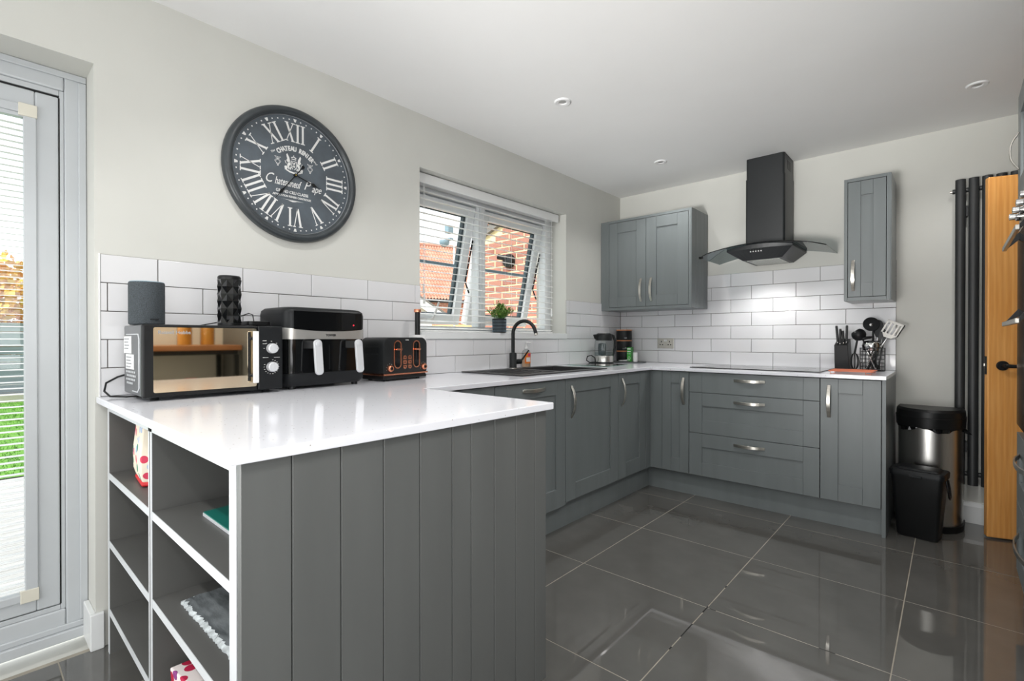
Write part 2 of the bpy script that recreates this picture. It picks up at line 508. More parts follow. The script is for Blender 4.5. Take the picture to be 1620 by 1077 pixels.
floor = MB().box(-0.02, XR + 0.2, YR - 0.2, 0.2, -0.12, -0.0008).build('floor', 'fgrout')
tag(floor, 'dark grey polished porcelain floor tiles with pale grout lines', 'floor', kind='structure')
xs = [0.0, 0.325] + [0.925 + 0.6 * k for k in range(4)] + [XR]
ys = [0.0] + [-0.785 - 0.606 * k for k in range(11)] + [YR]
g = 0.0019
protos = {}
for i in range(len(xs) - 1):
    for j in range(len(ys) - 1):
        x0, x1, y1, y0 = xs[i] + g, xs[i + 1] - g, ys[j] - g, ys[j + 1] + g
        key = (round(x1 - x0, 3), round(y1 - y0, 3))
        if key not in protos:
            protos[key] = MB().box(0, x1 - x0, 0, y1 - y0, -0.0075, 0).build('tile', 'floor', floor, bevel=0.0007, seg=1)
            protos[key].location = (x0, y0, 0)
        else:
            share(protos[key], 'tile', floor, (x0, y0, 0))
# short lengths where the grout has come out of the joints
jb = MB()
for (a, b) in ((-2.045, -1.985), (-2.26, -2.15), (-2.36, -2.34), (-1.78, -1.76)):
    jb.box(1.5222, 1.5278, a, b, -0.0028, -0.0004)
for (a, b) in ((1.535, 1.56), (1.92, 1.97)):
    jb.box(a, b, -2.0, -1.994, -0.0028, -0.0004)
jb.build('joint_gap', 'dark_gap', floor, label='dark gaps where the floor grout is missing')

ceil = MB().box(-0.3, XR + 0.2, YR - 0.2, 0.2, CEIL, CEIL + 0.12).build('ceiling', 'ceiling')
tag(ceil, 'plain white painted ceiling', 'ceiling', kind='structure')

def wall_cells(holes, a0, a1, z1):
    us = sorted({a0, a1, *[h[0] for h in holes], *[h[1] for h in holes]})
    vs = sorted({0.0 - 0.1, z1, *[h[2] for h in holes], *[h[3] for h in holes]})
    def solid(i, j):
        um, vm = (us[i] + us[i + 1]) / 2, (vs[j] + vs[j + 1]) / 2
        return not any(h[0] < um < h[1] and h[2] < vm < h[3] for h in holes)
    return us, vs, solid
us, vs, sol = wall_cells([(WY0, WY1, WZ0, WZ1), (DY0, DY1, -0.05, DZ)], YR - 0.2, 0.2, CEIL)
wl = MB(basis((-0.3, 0, 0), (0, 1, 0), (1, 0, 0)))
wl.cells(us, vs, lambda i, j: 0.3 if sol(i, j) else None, 0.0)
wall_left = wl.build('wall_left', 'wall')
tag(wall_left, 'pale grey painted wall with the window and the patio door', 'wall', kind='structure')
wall_back = MB().box(0, XR + 0.2, 0, 0.2, -0.1, CEIL).build('wall_back', 'wall')
tag(wall_back, 'pale grey painted wall behind the extractor hood and radiator', 'wall', kind='structure')
us, vs, sol = wall_cells([(-4.9, -3.7, 0.85, 2.05)], YR - 0.2, 0, CEIL)  # opening made up to hold the added side lamp
wr_ = MB(basis((XR, 0, 0), (0, 1, 0), (1, 0, 0)))
wr_.cells(us, vs, lambda i, j: 0.2 if sol(i, j) else None, 0.0)
wall_right = wr_.build('wall_right', 'wall')
tag(wall_right, 'pale painted wall behind the tall oven housing', 'wall', kind='structure')
us, vs, sol = wall_cells([(0.25, 2.9, -0.05, 2.15)], 0, XR, CEIL)
wr = MB(basis((0, YR - 0.2, 0), (1, 0, 0), (0, -1, 0)))
wr.cells(us, vs, lambda i, j: 0.0 if sol(i, j) else None, -0.2)
wall_rear = wr.build('wall_rear', 'wall')
tag(wall_rear, 'pale painted wall with wide glazed opening behind the viewer', 'wall', kind='structure')
# skirting
sk = MB()
sk.prism([(0.0, 0.0), (-0.016, 0.0), (-0.016, 0.10), (-0.010, 0.122), (0.0, 0.126)], 2.008, XR, 'x')
bb = sk.build('baseboard_back', 'white_gloss', bevel=0.001)
tag(bb, 'white skirting board along the wall under the radiator', 'skirting', kind='structure')
sk = MB()
sk.box(0.0, 0.017, -3.733, -3.694, 0.0, 0.128)
sk.box(-0.135, 0.0, -3.733, -3.716, 0.0, 0.128)
bb = sk.build('baseboard_left', 'white_gloss', bevel=0.003)
tag(bb, 'short white skirting turning the corner beside the patio door', 'skirting', kind='structure')

# wall tiles: rows of 300 x 100 brick bond
TP, RP, TG, TT = 0.302, 0.102, 0.0014, 0.008
tproto = {}
def tile_at(parent, T, u0, u1, v0, v1):
    u0 += TG; u1 -= TG; v0 += TG; v1 -= TG
    if u1 - u0 < 0.004 or v1 - v0 < 0.004:
        return
    key = (round(u1 - u0, 3), round(v1 - v0, 3), id(parent))
    if key not in tproto:
        o = MB(T).box(0, u1 - u0, 0, v1 - v0, 0, TT).build('tile', 'tile', parent, bevel=0.0016, seg=2)
        tproto[key] = o
    else:
        o = share(tproto[key], 'tile', parent)
    d = T.to_3x3() @ Vector((u0, v0, 0))
    o.location = d
def tiles(parent, T, rows, j0, ua, ub, holes=()):
    for r in rows:
        v0 = CT + r * RP; v1 = v0 + RP
        off = j0 if r % 2 == 0 else j0 - TP / 2
        k = math.floor((ua - off) / TP)
        while off + k * TP < ub:
            a, b = max(ua, off + k * TP), min(ub, off + (k + 1) * TP)
            segs = [(a, b, v0, v1)]
            for (ha, hb, hv0, hv1) in holes:
                new = []
                for (a, b, c, d) in segs:
                    if hb <= a or ha >= b or hv0 >= d or hv1 <= c:
                        new.append((a, b, c, d)); continue
                    if a < ha: new.append((a, ha, c, d))
                    if b > hb: new.append((hb, b, c, d))
                    lo, hi = max(a, ha), min(b, hb)
                    if d > hv1 + .01: new.append((lo, hi, hv1, d))
                    if c < hv0 - .004: new.append((lo, hi, c, hv0))
                segs = new
            for q in segs:
                tile_at(parent, T, *q)
            k += 1
gl = MB(LEFT()).box(-3.7, WY0, CT - 0.02, CT + 5 * RP, 0, 0.003).box(WY0, WY1, CT - 0.02, WZ0, 0, 0.003).box(WY1, -0.003, CT - 0.02, CT + 5 * RP, 0, 0.003)
gl.build('grout', 'wgrout', wall_left)
tiles(wall_left, LEFT(0.0), range(5), -3.53, -3.702, -0.009, [(WY0, WY1, WZ0, 3)])
MB(LEFT()).box(-3.706, -3.702, CT, CT + 5 * RP + .002, 0, 0.010).build('trim', 'white_plastic', wall_left)
gb = MB(BACK()).box(0.0, 2.004, CT - 0.02, CT + 7 * RP, 0, 0.003)
gb.build('grout', 'wgrout', wall_back)
tiles(wall_back, BACK(0.0), range(7), 0.977, 0.009, 2.004)

# ------------------------------------------------------------------ kitchen window
win = thing('window_1', 'white framed two pane kitchen window with tilted open sashes', 'window', (-0.2, -1.57, 1.1), kind='structure')
sill = MB().box(-0.22, 0.014, WY0 + .001, WY1 - .001, 1.100, 1.142).build('window_sill', 'white_gloss', win, bevel=0.003)
XF = -0.150
fz0, fz1 = 1.142, 2.083
f = MB()
f.box(-0.22, XF, WY0, WY0 + 0.062, fz0, fz1)
f.box(-0.22, XF, WY1 - 0.075, WY1, fz0, fz1)
f.box(-0.22, XF, WY0 + .0625, WY1 - .0755, fz1 - 0.075, fz1)
f.box(-0.22, XF, WY0 + .0625, WY1 - .0755, fz0, fz0 + 0.04)
f.build('window_frame', 'upvc_window', win, bevel=0.004)
f = MB()
f.box(-0.22, XF, -1.668, -1.600, fz0 + 0.04, fz1 - 0.075)
f.box(-0.15, XF + 0.008, -1.652, -1.616, fz0 + 0.04, fz1 - 0.075)
f.build('mullion', 'upvc_window', win, bevel=0.004)
def sash(y0, y1, label):
    z0, z1 = fz0 + 0.045, fz1 - 0.08
    s = bpy.data.objects.new('sash', None); s.parent = win
    s.location = Vector((-0.205, (y0 + y1) / 2, z1)) - win.location
    col.objects.link(s); s['label'] = label
    h = z1 - z0; wv = (y1 - y0) / 2
    b = MB(Matrix.Translation((-0.205, (y0 + y1) / 2, z1)))
    fw_ = 0.062
    b.box(-0.028, 0.035, -wv, -wv + fw_, -h, 0); b.box(-0.028, 0.035, wv - fw_, wv, -h, 0)
    b.box(-0.028, 0.035, -wv + fw_, wv - fw_, -fw_, 0); b.box(-0.028, 0.035, -wv + fw_, wv - fw_, -h, -h + fw_)
    b.build('sash_frame', 'upvc_window', s, bevel=0.004)
    T = Matrix.Translation((-0.205, (y0 + y1) / 2, z1))
    q = MB(T)
    a = -wv + fw_; c = wv - fw_; t = 0.014
    q.box(-0.02, 0.012, a, a + t, -h + fw_, -fw_); q.box(-0.02, 0.012, c - t, c, -h + fw_, -fw_)
    q.box(-0.02, 0.012, a, c, -fw_ - t, -fw_); q.box(-0.02, 0.012, a, c, -h + fw_, -h + fw_ + t)
    q.build('gasket', 'rubber', s)
    MB(T).box(-0.006, -0.002, a, c, -h + fw_, -fw_).build('glass', 'pane', s)
    MB(T).box(-0.016, 0.008, a, c, -h * 0.50 - 0.011, -h * 0.50 + 0.011).build('glazing_bar', 'bluegrey', s, bevel=0.003)
    hd = MB(T)
    hd.box(0.035, 0.055, -wv + 0.17, -wv + 0.30, -h + 0.012, -h + 0.04)
    hd.tube([(0.06, -wv + 0.24, -h + 0.03), (0.075, -wv + 0.275, -h + 0.05), (0.08, -wv + 0.30, -h + 0.16)], [0.008, 0.009, 0.007], 8)
    hd.build('window_handle', 'white_plastic', s, smooth=50)
    s.rotation_euler = (0, R(12.5), 0)
    return s
sash(WY0 + 0.066, -1.672, 'left tilted sash with a mid glazing bar')
sash(-1.596, WY1 - 0.079, 'right tilted sash with a mid glazing bar')
for y in (-1.675, WY1 - 0.082):
    MB().tube([(-0.2, y, 1.78), (-0.27, y - 0.005, 1.5), (-0.235, y - 0.004, 1.42)], 0.006, 6).build('window_stay', 'blackmatt', win)

# venetian blind
blind = thing('venetian_blind', 'white wooden slatted blind hanging open at the kitchen window', 'blind', (-0.1, -1.6, 2.08))
MB().box(-0.066, -0.052, -2.268, -0.878, 2.020, 2.078).build('valance', 'slat', blind, bevel=0.002)
MB().box(-0.12, -0.068, -2.255, -0.91, 2.025, 2.07).build('headrail', 'white_plastic', blind, bevel=0.002)
sl0 = None
zs = [1.166 + 0.0432 * k for k in range(20)]
for k, z in enumerate(zs):
    if sl0 is None:
        b = MB(Matrix.Translation((-0.098, 0, z)))
        pr = [(-0.025, -0.0012), (-0.0125, 0.0005), (0, 0.0012), (0.0125, 0.0005), (0.025, -0.0012), (0.025, 0.0016), (0.0125, 0.0033), (0, 0.004), (-0.0125, 0.0033), (-0.025, 0.0016)]
        tl = R(10.5)
        pr = [(x * math.cos(tl) + zz * math.sin(tl), -x * math.sin(tl) + zz * math.cos(tl)) for x, zz in pr]
        b.prism(pr, -2.262, -0.925, 'y')
        sl0 = b.build('slat', 'slat', blind)
    else:
        share(sl0, 'slat', blind, (0, 0, 0.0432 * k))
MB().box(-0.122, -0.074, -2.262, -0.925, 1.144, 1.154).build('bottom_rail', 'slat', blind, bevel=0.002)
for y in (-2.19, -1.70, -1.42, -1.02):
    for x in (-0.128, -0.068):
        MB().cyl((x, y, 1.15), (x, y, 2.03), 0.0008, n=5).build('ladder_cord', 'slat', blind)
for y, zb in ((-2.205, 1.42), (-2.20, 1.36), (-0.955, 1.325)):
    MB().cyl((-0.064, y, zb), (-0.064, y, 2.03), 0.0012, n=5).lathe([(0.001, 0.06), (0.005, 0.052), (0.0075, 0.004), (0.005, 0)], 10, (-0.064, y, zb - 0.05)).build('pull_cord', 'slat', blind)

# ------------------------------------------------------------------ patio door
pdoor = thing('door_1', 'white framed glazed patio door with slatted inner blind', 'door', (-0.2, -4.65, 0), kind='structure')
XD = -0.155
f = MB()
f.box(-0.24, XD, DY1 - 0.062, DY1, 0.0, DZ)
f.box(-0.24, XD, DY0, DY0 + 0.062, 0.0, DZ)
f.box(-0.24, XD, DY0 + .0625, DY1 - .0625, 2.008, DZ)
f.box(-0.24, XD, DY0 + .0625, DY1 - .0625, 0.0, 0.112)
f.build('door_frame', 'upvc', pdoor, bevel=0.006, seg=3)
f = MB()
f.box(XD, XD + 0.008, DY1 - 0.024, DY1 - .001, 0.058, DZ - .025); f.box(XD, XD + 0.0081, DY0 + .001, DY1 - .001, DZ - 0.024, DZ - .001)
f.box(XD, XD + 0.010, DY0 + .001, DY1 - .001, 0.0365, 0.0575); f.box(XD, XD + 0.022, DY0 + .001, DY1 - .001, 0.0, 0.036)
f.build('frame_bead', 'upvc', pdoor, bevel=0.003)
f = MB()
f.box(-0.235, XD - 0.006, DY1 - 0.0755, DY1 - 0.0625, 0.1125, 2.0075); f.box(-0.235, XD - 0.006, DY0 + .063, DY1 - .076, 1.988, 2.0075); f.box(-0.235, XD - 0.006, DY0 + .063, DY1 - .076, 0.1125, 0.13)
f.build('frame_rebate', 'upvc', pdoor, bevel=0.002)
dslat = [None]
def leaf(y1, y0, name):
    l = bpy.data.objects.new(name, None); l.parent = pdoor; l.location = Vector((-0.2, y1, 0)) - pdoor.location; col.objects.link(l)
    zb, zt = 0.134, 1.980
    b = MB(); t = 0.062
    b.box(-0.235, XD - 0.002, y1 - t, y1, zb, zt); b.box(-0.235, XD - 0.002, y0, y0 + t, zb, zt)
    b.box(-0.235, XD - 0.002, y0 + t, y1 - t, zt - t, zt); b.box(-0.235, XD - 0.002, y0 + t, y1 - t, zb, zb + 0.05)
    b.build('leaf_frame', 'upvc', l, bevel=0.005, seg=3)
    b = MB(); b.box(XD - 0.03, XD - 0.006, y1 + 0.001, y1 + 0.004, zb, zt); b.box(XD - 0.03, XD - 0.006, y0, y1, zt + 0.001, zt + 0.006)
    b.build('gasket', 'black', l)
    a, c = y0 + t - 0.004, y1 - t + 0.004
    zl, zh = zb + 0.05 - .004, zt - t + .004
    MB().box(-0.205, -0.200, a, c, zl, zh).build('glass', 'pane', l)
    # blind held in its own slim frame against the glass
    x0, x1 = -0.186, -0.150
    fb = MB(); q = 0.034
    fb.box(x0, x1, c - q, c, zl, zh); fb.box(x0, x1, a, a + q, zl, zh); fb.box(x0, x1, a + q, c - q, zh - 0.03, zh); fb.box(x0, x1, a + q, c - q, zl, zl + 0.028)
    fb.build('blind_frame', 'upvc', l, bevel=0.003)
    cl = MB()
    for (ya, yb) in ((c - q - 0.012, c + 0.002), (a - 0.002, a + q + 0.012)):
        for (za, zc) in ((zl - 0.004, zl + 0.040), (zh - 0.040, zh + 0.004)):
            cl.box(x0, x1 + 0.003, ya, yb, za, zc)
    cl.build('corner_clip', 'beige_clip', l, bevel=0.002)
    MB().box(x0 + .004, x1 - .004, a + q, c - q, zh - 0.044, zh - 0.03).build('blind_rail', 'upvc', l, bevel=.002)
    z = zl + 0.040
    n = int((zh - 0.056 - z) / 0.0215)
    for k in range(n + 1):
        if dslat[0] is None:
            tl = R(3)
            pr = [(-0.0125, -0.0006), (0, 0.0006), (0.0125, -0.0006), (0.0125, 0.0008), (0, 0.002), (-0.0125, 0.0008)]
            pr = [(x * math.cos(tl) + zz * math.sin(tl), -x * math.sin(tl) + zz * math.cos(tl)) for x, zz in pr]
            dslat[0] = MB(Matrix.Translation((-0.169, 0, z))).prism(pr, a + q, c - q, 'y').build('slat', 'slat', l)
        else:
            share(dslat[0], 'slat', l, (0, 0, 0.0215 * k))
leaf(DY1 - 0.0775, -4.60, 'door_leaf')
l2 = [o for o in col.objects if o.name.startswith('door_leaf')][0]
r2 = l2.copy(); col.objects.link(r2); r2.parent = pdoor; r2.location.y -= 0.82
for ch in list(l2.children):
    c = ch.copy(); col.objects.link(c); c.parent = r2

# ------------------------------------------------------------------ ceiling lights
def downlight(x, y, label):
    t = thing('ceiling_light', label, 'light', (x, y, CEIL), group='recessed ceiling downlights')
    rim = MB().lathe([(0.020, -0.001), (0.024, -0.006), (0.040, -0.0075), (0.044, -0.004), (0.0455, 0.0)], 32, (x, y, CEIL), cap=False)
    rim.build('bezel', 'white_plastic', t, smooth=40)
    MB().lathe([(0.0001, -0.0015), (0.010, -0.002), (0.021, -0.001)], 24, (x, y, CEIL), cap=False).build('lamp_glass', 'lens', t, smooth=40)
    return t
downlight(0.692, -1.853, 'round white ceiling downlight, the nearer of two in line with the tap')
downlight(0.687, -0.637, 'round white ceiling downlight nearest the two door wall cabinet')
downlight(2.364, -0.602, 'round white ceiling downlight above the oak door')

# ------------------------------------------------------------------ worktop and sink cut-out
wt = MB()
wxs = [0.0035, 0.062, 0.508, 0.634, 1.306, 2.006]
wys = [-3.713, -2.750, -1.978, -1.142, -0.664, -0.0035]
def wh(i, j):
    if j == 0: return CT if i <= 3 else None
    if j == 4: return CT
    if i <= 2: return None if (i == 1 and j == 2) else CT
    return None
wt.cells(wxs, wys, wh, CT - 0.022)
tag(wt.build('worktop', 'quartz', bevel=0.0022, seg=2), 'white sparkly quartz worktop running along both walls and the peninsula', 'worktop')

# ------------------------------------------------------------------ cabinets
def bow(T, u, v, L, vertical, parent, hgt=0.030, wd=0.020, th=0.0055, m='nickel'):
    b = MB(T); n = 14; rings = []
    for k in range(n + 1):
        s = -1 + 2 * k / n
        o = hgt * (1 - abs(s) ** 2.4)
        o0 = max(0.0, o - th) if 0 < k < n else 0.0
        o1 = o + (0.004 if k in (0, n) else 0.0)
        half = wd / 2 * (0.86 + 0.14 * (1 - s * s))
        p = s * L / 2
        ring = []
        for (d, oo) in ((-half, o0), (half, o0), (half, o1), (-half, o1)):
            ring.append((u + d, v + p, oo) if vertical else (u + p, v + d, oo))
        rings.append(ring)
    b.loft(rings)
    return b.build('handle', m, parent, bevel=0.0015, smooth=35)
def door(T, parent, u0, u1, v0, v1, sl, sr, rt_, rb, name='door', th=0.020, m='cab', handle=None, hlabel=None, hl=0.19, slab=False):
    """framed door: two stiles and two rails round a recessed panel; T maps (along, up, out)"""
    b = MB(T); q = 0.0005
    b.box(u0, u0 + sl - q, v0, v1, 0, th); b.box(u1 - sr + q, u1, v0, v1, 0, th)
    if slab:
        b.box(u0 + sl, u1 - sr, v0, v1, 0, th - 0.0004)
    else:
        b.box(u0 + sl, u1 - sr, v1 - rt_, v1, 0, th); b.box(u0 + sl, u1 - sr, v0, v0 + rb, 0, th)
    d = b.build(name, m, parent, bevel=0.0011, seg=1)
    if not slab:
        MB(T).box(u0 + sl - 0.004, u1 - sr + 0.004, v0 + rb - 0.004, v1 - rt_ + 0.004, 0.001, th - 0.009).build('panel', m, d)
    if handle:
        hu, hv, vert = handle
        bow(T @ Matrix.Translation((0, 0, th)), hu, hv, hl, vert, d)
    return d
def carcass(parent, T, u0, u1, v0, v1, depth, m='carc'):
    b = MB(T); t = 0.017
    b.box(u0, u0 + t, v0, v1, -depth, 0); b.box(u1 - t, u1, v0, v1, -depth, 0)
    b.box(u0 + t, u1 - t, v0, v0 + t, -depth, 0); b.box(u0 + t, u1 - t, v0 + t, v1, -depth, -depth + 0.008)
    b.box(u0 + t, u1 - t, v1 - 0.05, v1 - 0.002, -0.018, -0.002)
    return b.build('carcass', m, parent)
DT, DB = 0.868, 0.157
XL = 0.590; TLm = LEFT(XL + 0.002)
YB = -0.618; TBm = BACK(YB - 0.002)
gp = 0.0016
# run below the window
c = thing('base_cabinet', 'grey base cabinet front tucked behind the peninsula end', 'cabinet', (0.3, -2.52, 0.15))
carcass(c, LEFT(XL), -2.744, -2.304, 0.15, 0.872, 0.57)
door(TLm, c, -2.744, -2.304, DB, DT, 0.1, 0.1, 0.081, 0.095)
c = thing('base_cabinet', 'grey integrated appliance door with a horizontal bow handle near the sink', 'cabinet', (0.3, -2.0, 0.15))
carcass(c, LEFT(XL), -2.300, -1.712, 0.15, 0.872, 0.57)
door(TLm, c, -2.300 + gp, -1.712 - gp, 0.142, DT - .002, 0.088, 0.088, 0.081, 0.11, handle=(-1.999, 0.828, False))
c = thing('base_cabinet', 'wide grey cabinet below the sink with a vertical bow handle', 'cabinet', (0.3, -1.41, 0.15))
carcass(c, LEFT(XL), -1.710, -1.109, 0.15, 0.872, 0.57)
door(TLm, c, -1.710 + gp, -1.109 - gp, DB, DT, 0.100, 0.096, 0.081, 0.095, handle=(-1.654, 0.733, True))
c = thing('corner_cabinet', 'grey corner cabinet left of the inner corner with one door', 'cabinet', (0.3, -0.8, 0.15))
carcass(c, LEFT(XL), -1.107, -0.62, 0.15, 0.872, 0.57)
door(TLm, c, -1.107 + gp, -0.718, DB, DT, 0.098, 0.09, 0.079, 0.099, handle=(-1.061, 0.740, True))
MB(TLm).box(-0.717, -0.6405, DB, DT, 0, 0.020).build('corner_post', 'cab', c)
# run below the hob
c = thing('base_cabinet', 'narrow grey cabinet right of the inner corner with a slim door', 'cabinet', (0.75, -0.3, 0.15))
carcass(c, BACK(YB), 0.613, 0.901, 0.15, 0.872, 0.60)
MB(TBm).box(0.6125, 0.7015, DB, DT, 0, 0.020).build('corner_post', 'cab', c)
door(TBm, c, 0.703, 0.9005 - gp, DB, DT, 0.067, 0.066, 0.081, 0.095, handle=(0.862, 0.733, True))
c = thing('drawer_unit', 'wide grey three drawer unit below the hob', 'drawer unit', (1.29, -0.3, 0.15))
carcass(c, BACK(YB), 0.903, 1.688, 0.15, 0.872, 0.60)
door(TBm, c, 0.901 + gp, 1.689 - gp, 0.732, DT, 0.089, 0.085, 0, 0, name='drawer', slab=True, handle=(1.295, 0.826, False))
door(TBm, c, 0.901 + gp, 1.689 - gp, 0.452, 0.729, 0.089, 0.085, 0.089, 0.090, name='drawer', handle=(1.295, 0.681, False))
door(TBm, c, 0.901 + gp, 1.689 - gp, DB, 0.449, 0.089, 0.085, 0.092, 0.092, name='drawer', handle=(1.295, 0.401, False))
c = thing('base_cabinet', 'grey one door cabinet at the right end of the hob worktop', 'cabinet', (1.84, -0.3, 0.15))
carcass(c, BACK(YB), 1.690, 1.983, 0.15, 0.872, 0.60)
door(TBm, c, 1.690 + gp, 1.981, DB, DT, 0.089, 0.084, 0.083, 0.099, handle=(1.735, 0.736, True))
MB().box(1.984, 2.003, -0.638, -0.004, 0.0, 0.873).build('end_panel', 'cab', c, bevel=0.001)
pl = MB().box(0.556, 0.572, -2.744, -0.5905, 0.0, 0.149)
tag(pl.build('plinth', 'cab'), 'grey plinth strip below the sink cabinets', 'plinth')
pl = MB().box(0.556, 1.983, -0.590, -0.574, 0.0, 0.149)
tag(pl.build('plinth', 'cab'), 'grey plinth strip below the hob drawers', 'plinth')

# peninsula: open shelves at the end, boarded side
pen = thing('open_shelf_unit', 'grey peninsula unit with open end shelves and boarded side', 'shelf unit', (0.65, -3.2, 0))
PY0, PY1 = -3.690, -2.765
def edged(name, x0, x1, z0, z1, ya, yb):
    o = MB().box(x0, x1, ya + 0.0015, yb, z0, z1).build(name, 'carc', pen)
    MB().box(x0 - .0002, x1 + .0002, ya, ya + 0.0015, z0 - .0002, z1 + .0002).build('edging', 'edge', o)
    return o
YBK = -3.10
edged('side_panel', 0.055, 0.077, 0.0, 0.8735, PY0, YBK)
edged('divider', 0.619, 0.655, 0.0, 0.8735, PY0, YBK)
edged('side_panel', 1.233, 1.268, 0.0, 0.8735, PY0, PY1)
MB().box(0.636, 0.638, PY0 - 0.0012, PY0 + .001, 0.0, 0.8735).build('joint', 'carc', pen)
MB().box(0.077, 1.233, PY0, PY0 + 0.02, 0.850, 0.8735).build('top_rail', 'edge', pen)
MB().box(0.077, 1.233, YBK, YBK + 0.012, 0.0, 0.8735).build('back_panel', 'carc', pen)
for zt in (0.634, 0.396, 0.157):
    edged('shelf', 0.0775, 0.6185, zt - 0.022, zt, PY0 + 0.001, YBK)
    edged('shelf', 0.6555, 1.2325, zt - 0.022, zt, PY0 + 0.001, YBK)
MB().box(0.0775, 0.6185, -3.60, -3.585, 0.0, 0.134).box(0.6555, 1.2325, -3.60, -3.585, 0.0, 0.134).build('kick_board', 'carc', pen)
MB().box(0.0775, 0.6185, -3.606, -3.6, 0.0, 0.012).build('kick_seal', 'edge', pen)
for (x, z) in ((0.12, 0.78), (0.12, 0.30), (0.12, 0.52)):
    MB().ball((0.0775, x - 3.72, z), 0.006, 10, 4).build('screw_cap', 'carc', pen)
ye = [PY0, -3.593, -3.487, -3.380, -3.275, -3.169, -3.100, -3.008, -2.914, -2.823, PY1]
for a, b in zip(ye, ye[1:]):
    MB().box(1.269, 1.287, a + 0.0009, b - 0.0009, 0.0, 0.8735).build('board', 'cabside', pen, bevel=0.0016, seg=1)
MB().box(0.60, 1.268, PY1 - 0.018, PY1, 0.0, 0.8735).build('end_panel', 'cabside', pen)

# wall cabinets
def wallcab(x0, x1, z0, z1, label, filler, doors, seams):
    c = thing('wall_cabinet', label, 'cabinet', ((x0 + x1) / 2, 0, z0))
    xa = x0 + filler
    b = MB()
    b.box(xa, xa + 0.018, -0.340, -0.012, z0, z1); b.box(x1 - 0.020, x1 - 0.002, -0.340, -0.012, z0, z1)
    b.box(xa + 0.018, x1 - 0.020, -0.340, -0.012, z1 - 0.020, z1); b.box(xa + 0.018, x1 - 0.020, -0.340, -0.012, z0, z0 + 0.022)
    b.box(xa + 0.018, x1 - 0.020, -0.022, -0.012, z0 + .022, z1 - .02)
    b.build('carcass', 'cab', c, bevel=0.001)
    if filler:
        MB().box(x0, xa - 0.001, -0.335, -0.315, z0, z1).box(x0, xa - .001, -0.315, -0.012, z0, z0 + 0.018).build('filler_panel', 'cab', c)
    T = BACK(-0.319)
    MB(T).box(xa + 0.018, x1 - 0.020, z0 + 0.022, z1 - 0.02, -0.006, -0.001).build('door_gap', 'gap', c)
    for (u0, u1, s1, s2, hu, hv) in doors:
        door(T, c, u0, u1, z0 + 0.0245, z1 - 0.0225, s1, s2, 0.086, 0.086, handle=(hu, hv, True))
    for a, b_ in zip(seams, seams[1:]):
        MB().box(x1 - 0.0025, x1 + 0.003, a + 0.0008, b_ - 0.0008, z0, z1).build('board', 'cab', c, bevel=0.0012, seg=1)
    return c
wallcab(0.004, 0.796, 1.341, 2.100, 'grey two door wall cabinet in the corner beside the hood', 0.062,
        [(0.0865, 0.4225, 0.079, 0.085, 0.381, 1.498), (0.4255, 0.7735, 0.088, 0.087, 0.470, 1.499)], [-0.340, -0.256, -0.195, -0.166, -0.089, -0.012])
wallcab(1.765, 1.999, 1.337, 2.096, 'narrow grey one door wall cabinet right of the hood', 0,
        [(1.7855, 1.9765, 0.066, 0.064, 1.813, 1.494)], [-0.340, -0.012])

# ------------------------------------------------------------------ extractor hood
hood = thing('extractor_hood', 'charcoal chimney extractor hood with curved smoked glass canopy', 'extractor hood', (1.288, -0.2, 1.65))
def rbox(m, x0, x1, y0, y1, z0, z1, r):
    m.prism(rrect(x0, x1, y0, y1, r), z0, z1, 'z'); return m
rbox(MB(), 1.160, 1.416, -0.270, -0.004, 1.745, 2.240, 0.018).build('lower_chimney', 'hood', hood, smooth=40)
up = rbox(MB(), 1.164, 1.412, -0.266, -0.004, 2.238, CEIL - .001, 0.018).build('upper_chimney', 'hood', hood, smooth=40)
sv = MB()
for k in range(6):
    sv.box(1.4118, 1.4135, -0.19, -0.09, 2.290 + k * 0.011, 2.295 + k * 0.011)
sv.build('vent_slot', 'black', up)
gx0, gx1, gy0, gy1 = 0.894, 1.684, -0.475, -0.012
def gz(x):
    s = (x - 1.289) / 0.395
    return 1.688 + 0.056 * (1 - s * s)
n = 24; top = []; rings = []
for k in range(n + 1):
    x = gx0 + (gx1 - gx0) * k / n
    s = abs((x - 1.289) / 0.395)
    yf = gy0 + 0.05 * max(0, (s - 0.80) / 0.2) ** 1.5
    z = gz(x)
    rings.append([(x, yf, z), (x, gy1, z), (x, gy1, z + 0.006), (x, yf, z + 0.006)])
MB().loft(rings).build('glass_canopy', 'smoked', hood, smooth=30)
ed = MB()
for r in rings[:-1]:
    pass
ed.tube([(r[0][0], r[0][1] - 0.001, r[0][2] + 0.003) for r in rings], 0.0034, 6)
ed.build('glass_edge', 'blackgloss', hood, smooth=60)
MB().box(0.890, 0.915, -0.438, -0.415, 1.684, 1.700).build('corner_clip', 'blackgloss', hood, bevel=.002)
b = MB(); rings = []
for (z, x0, x1, y0, bow_) in ((1.652, 1.165, 1.418, -0.345, 0.0), (1.657, 1.158, 1.424, -0.352, 0.0), (1.712, 1.082, 1.498, -0.425, 0.025), (1.736, 1.082, 1.498, -0.425, 0.03)):
    r = []
    for k in range(13):
        t = -1 + 2 * k / 12
        x = (x0 + x1) / 2 + t * (x1 - x0) / 2
        zz = z if z < 1.73 else gz(x) - 0.001
        r.append((x, y0 - bow_ * (1 - t * t), zz))
    zb = (lambda x: z if z < 1.73 else gz(x) - 0.001)
    r.append((x1, -0.02, zb(x1))); r.append((x0, -0.02, zb(x0)))
    rings.append(r)
b.loft(rings)
body = b.build('fan_housing', 'hood', hood, bevel=0.002)
MB().box(1.188, 1.396, -0.315, -0.055, 1.6485, 1.6525).build('grease_filter', 'alu', hood, bevel=0.001)
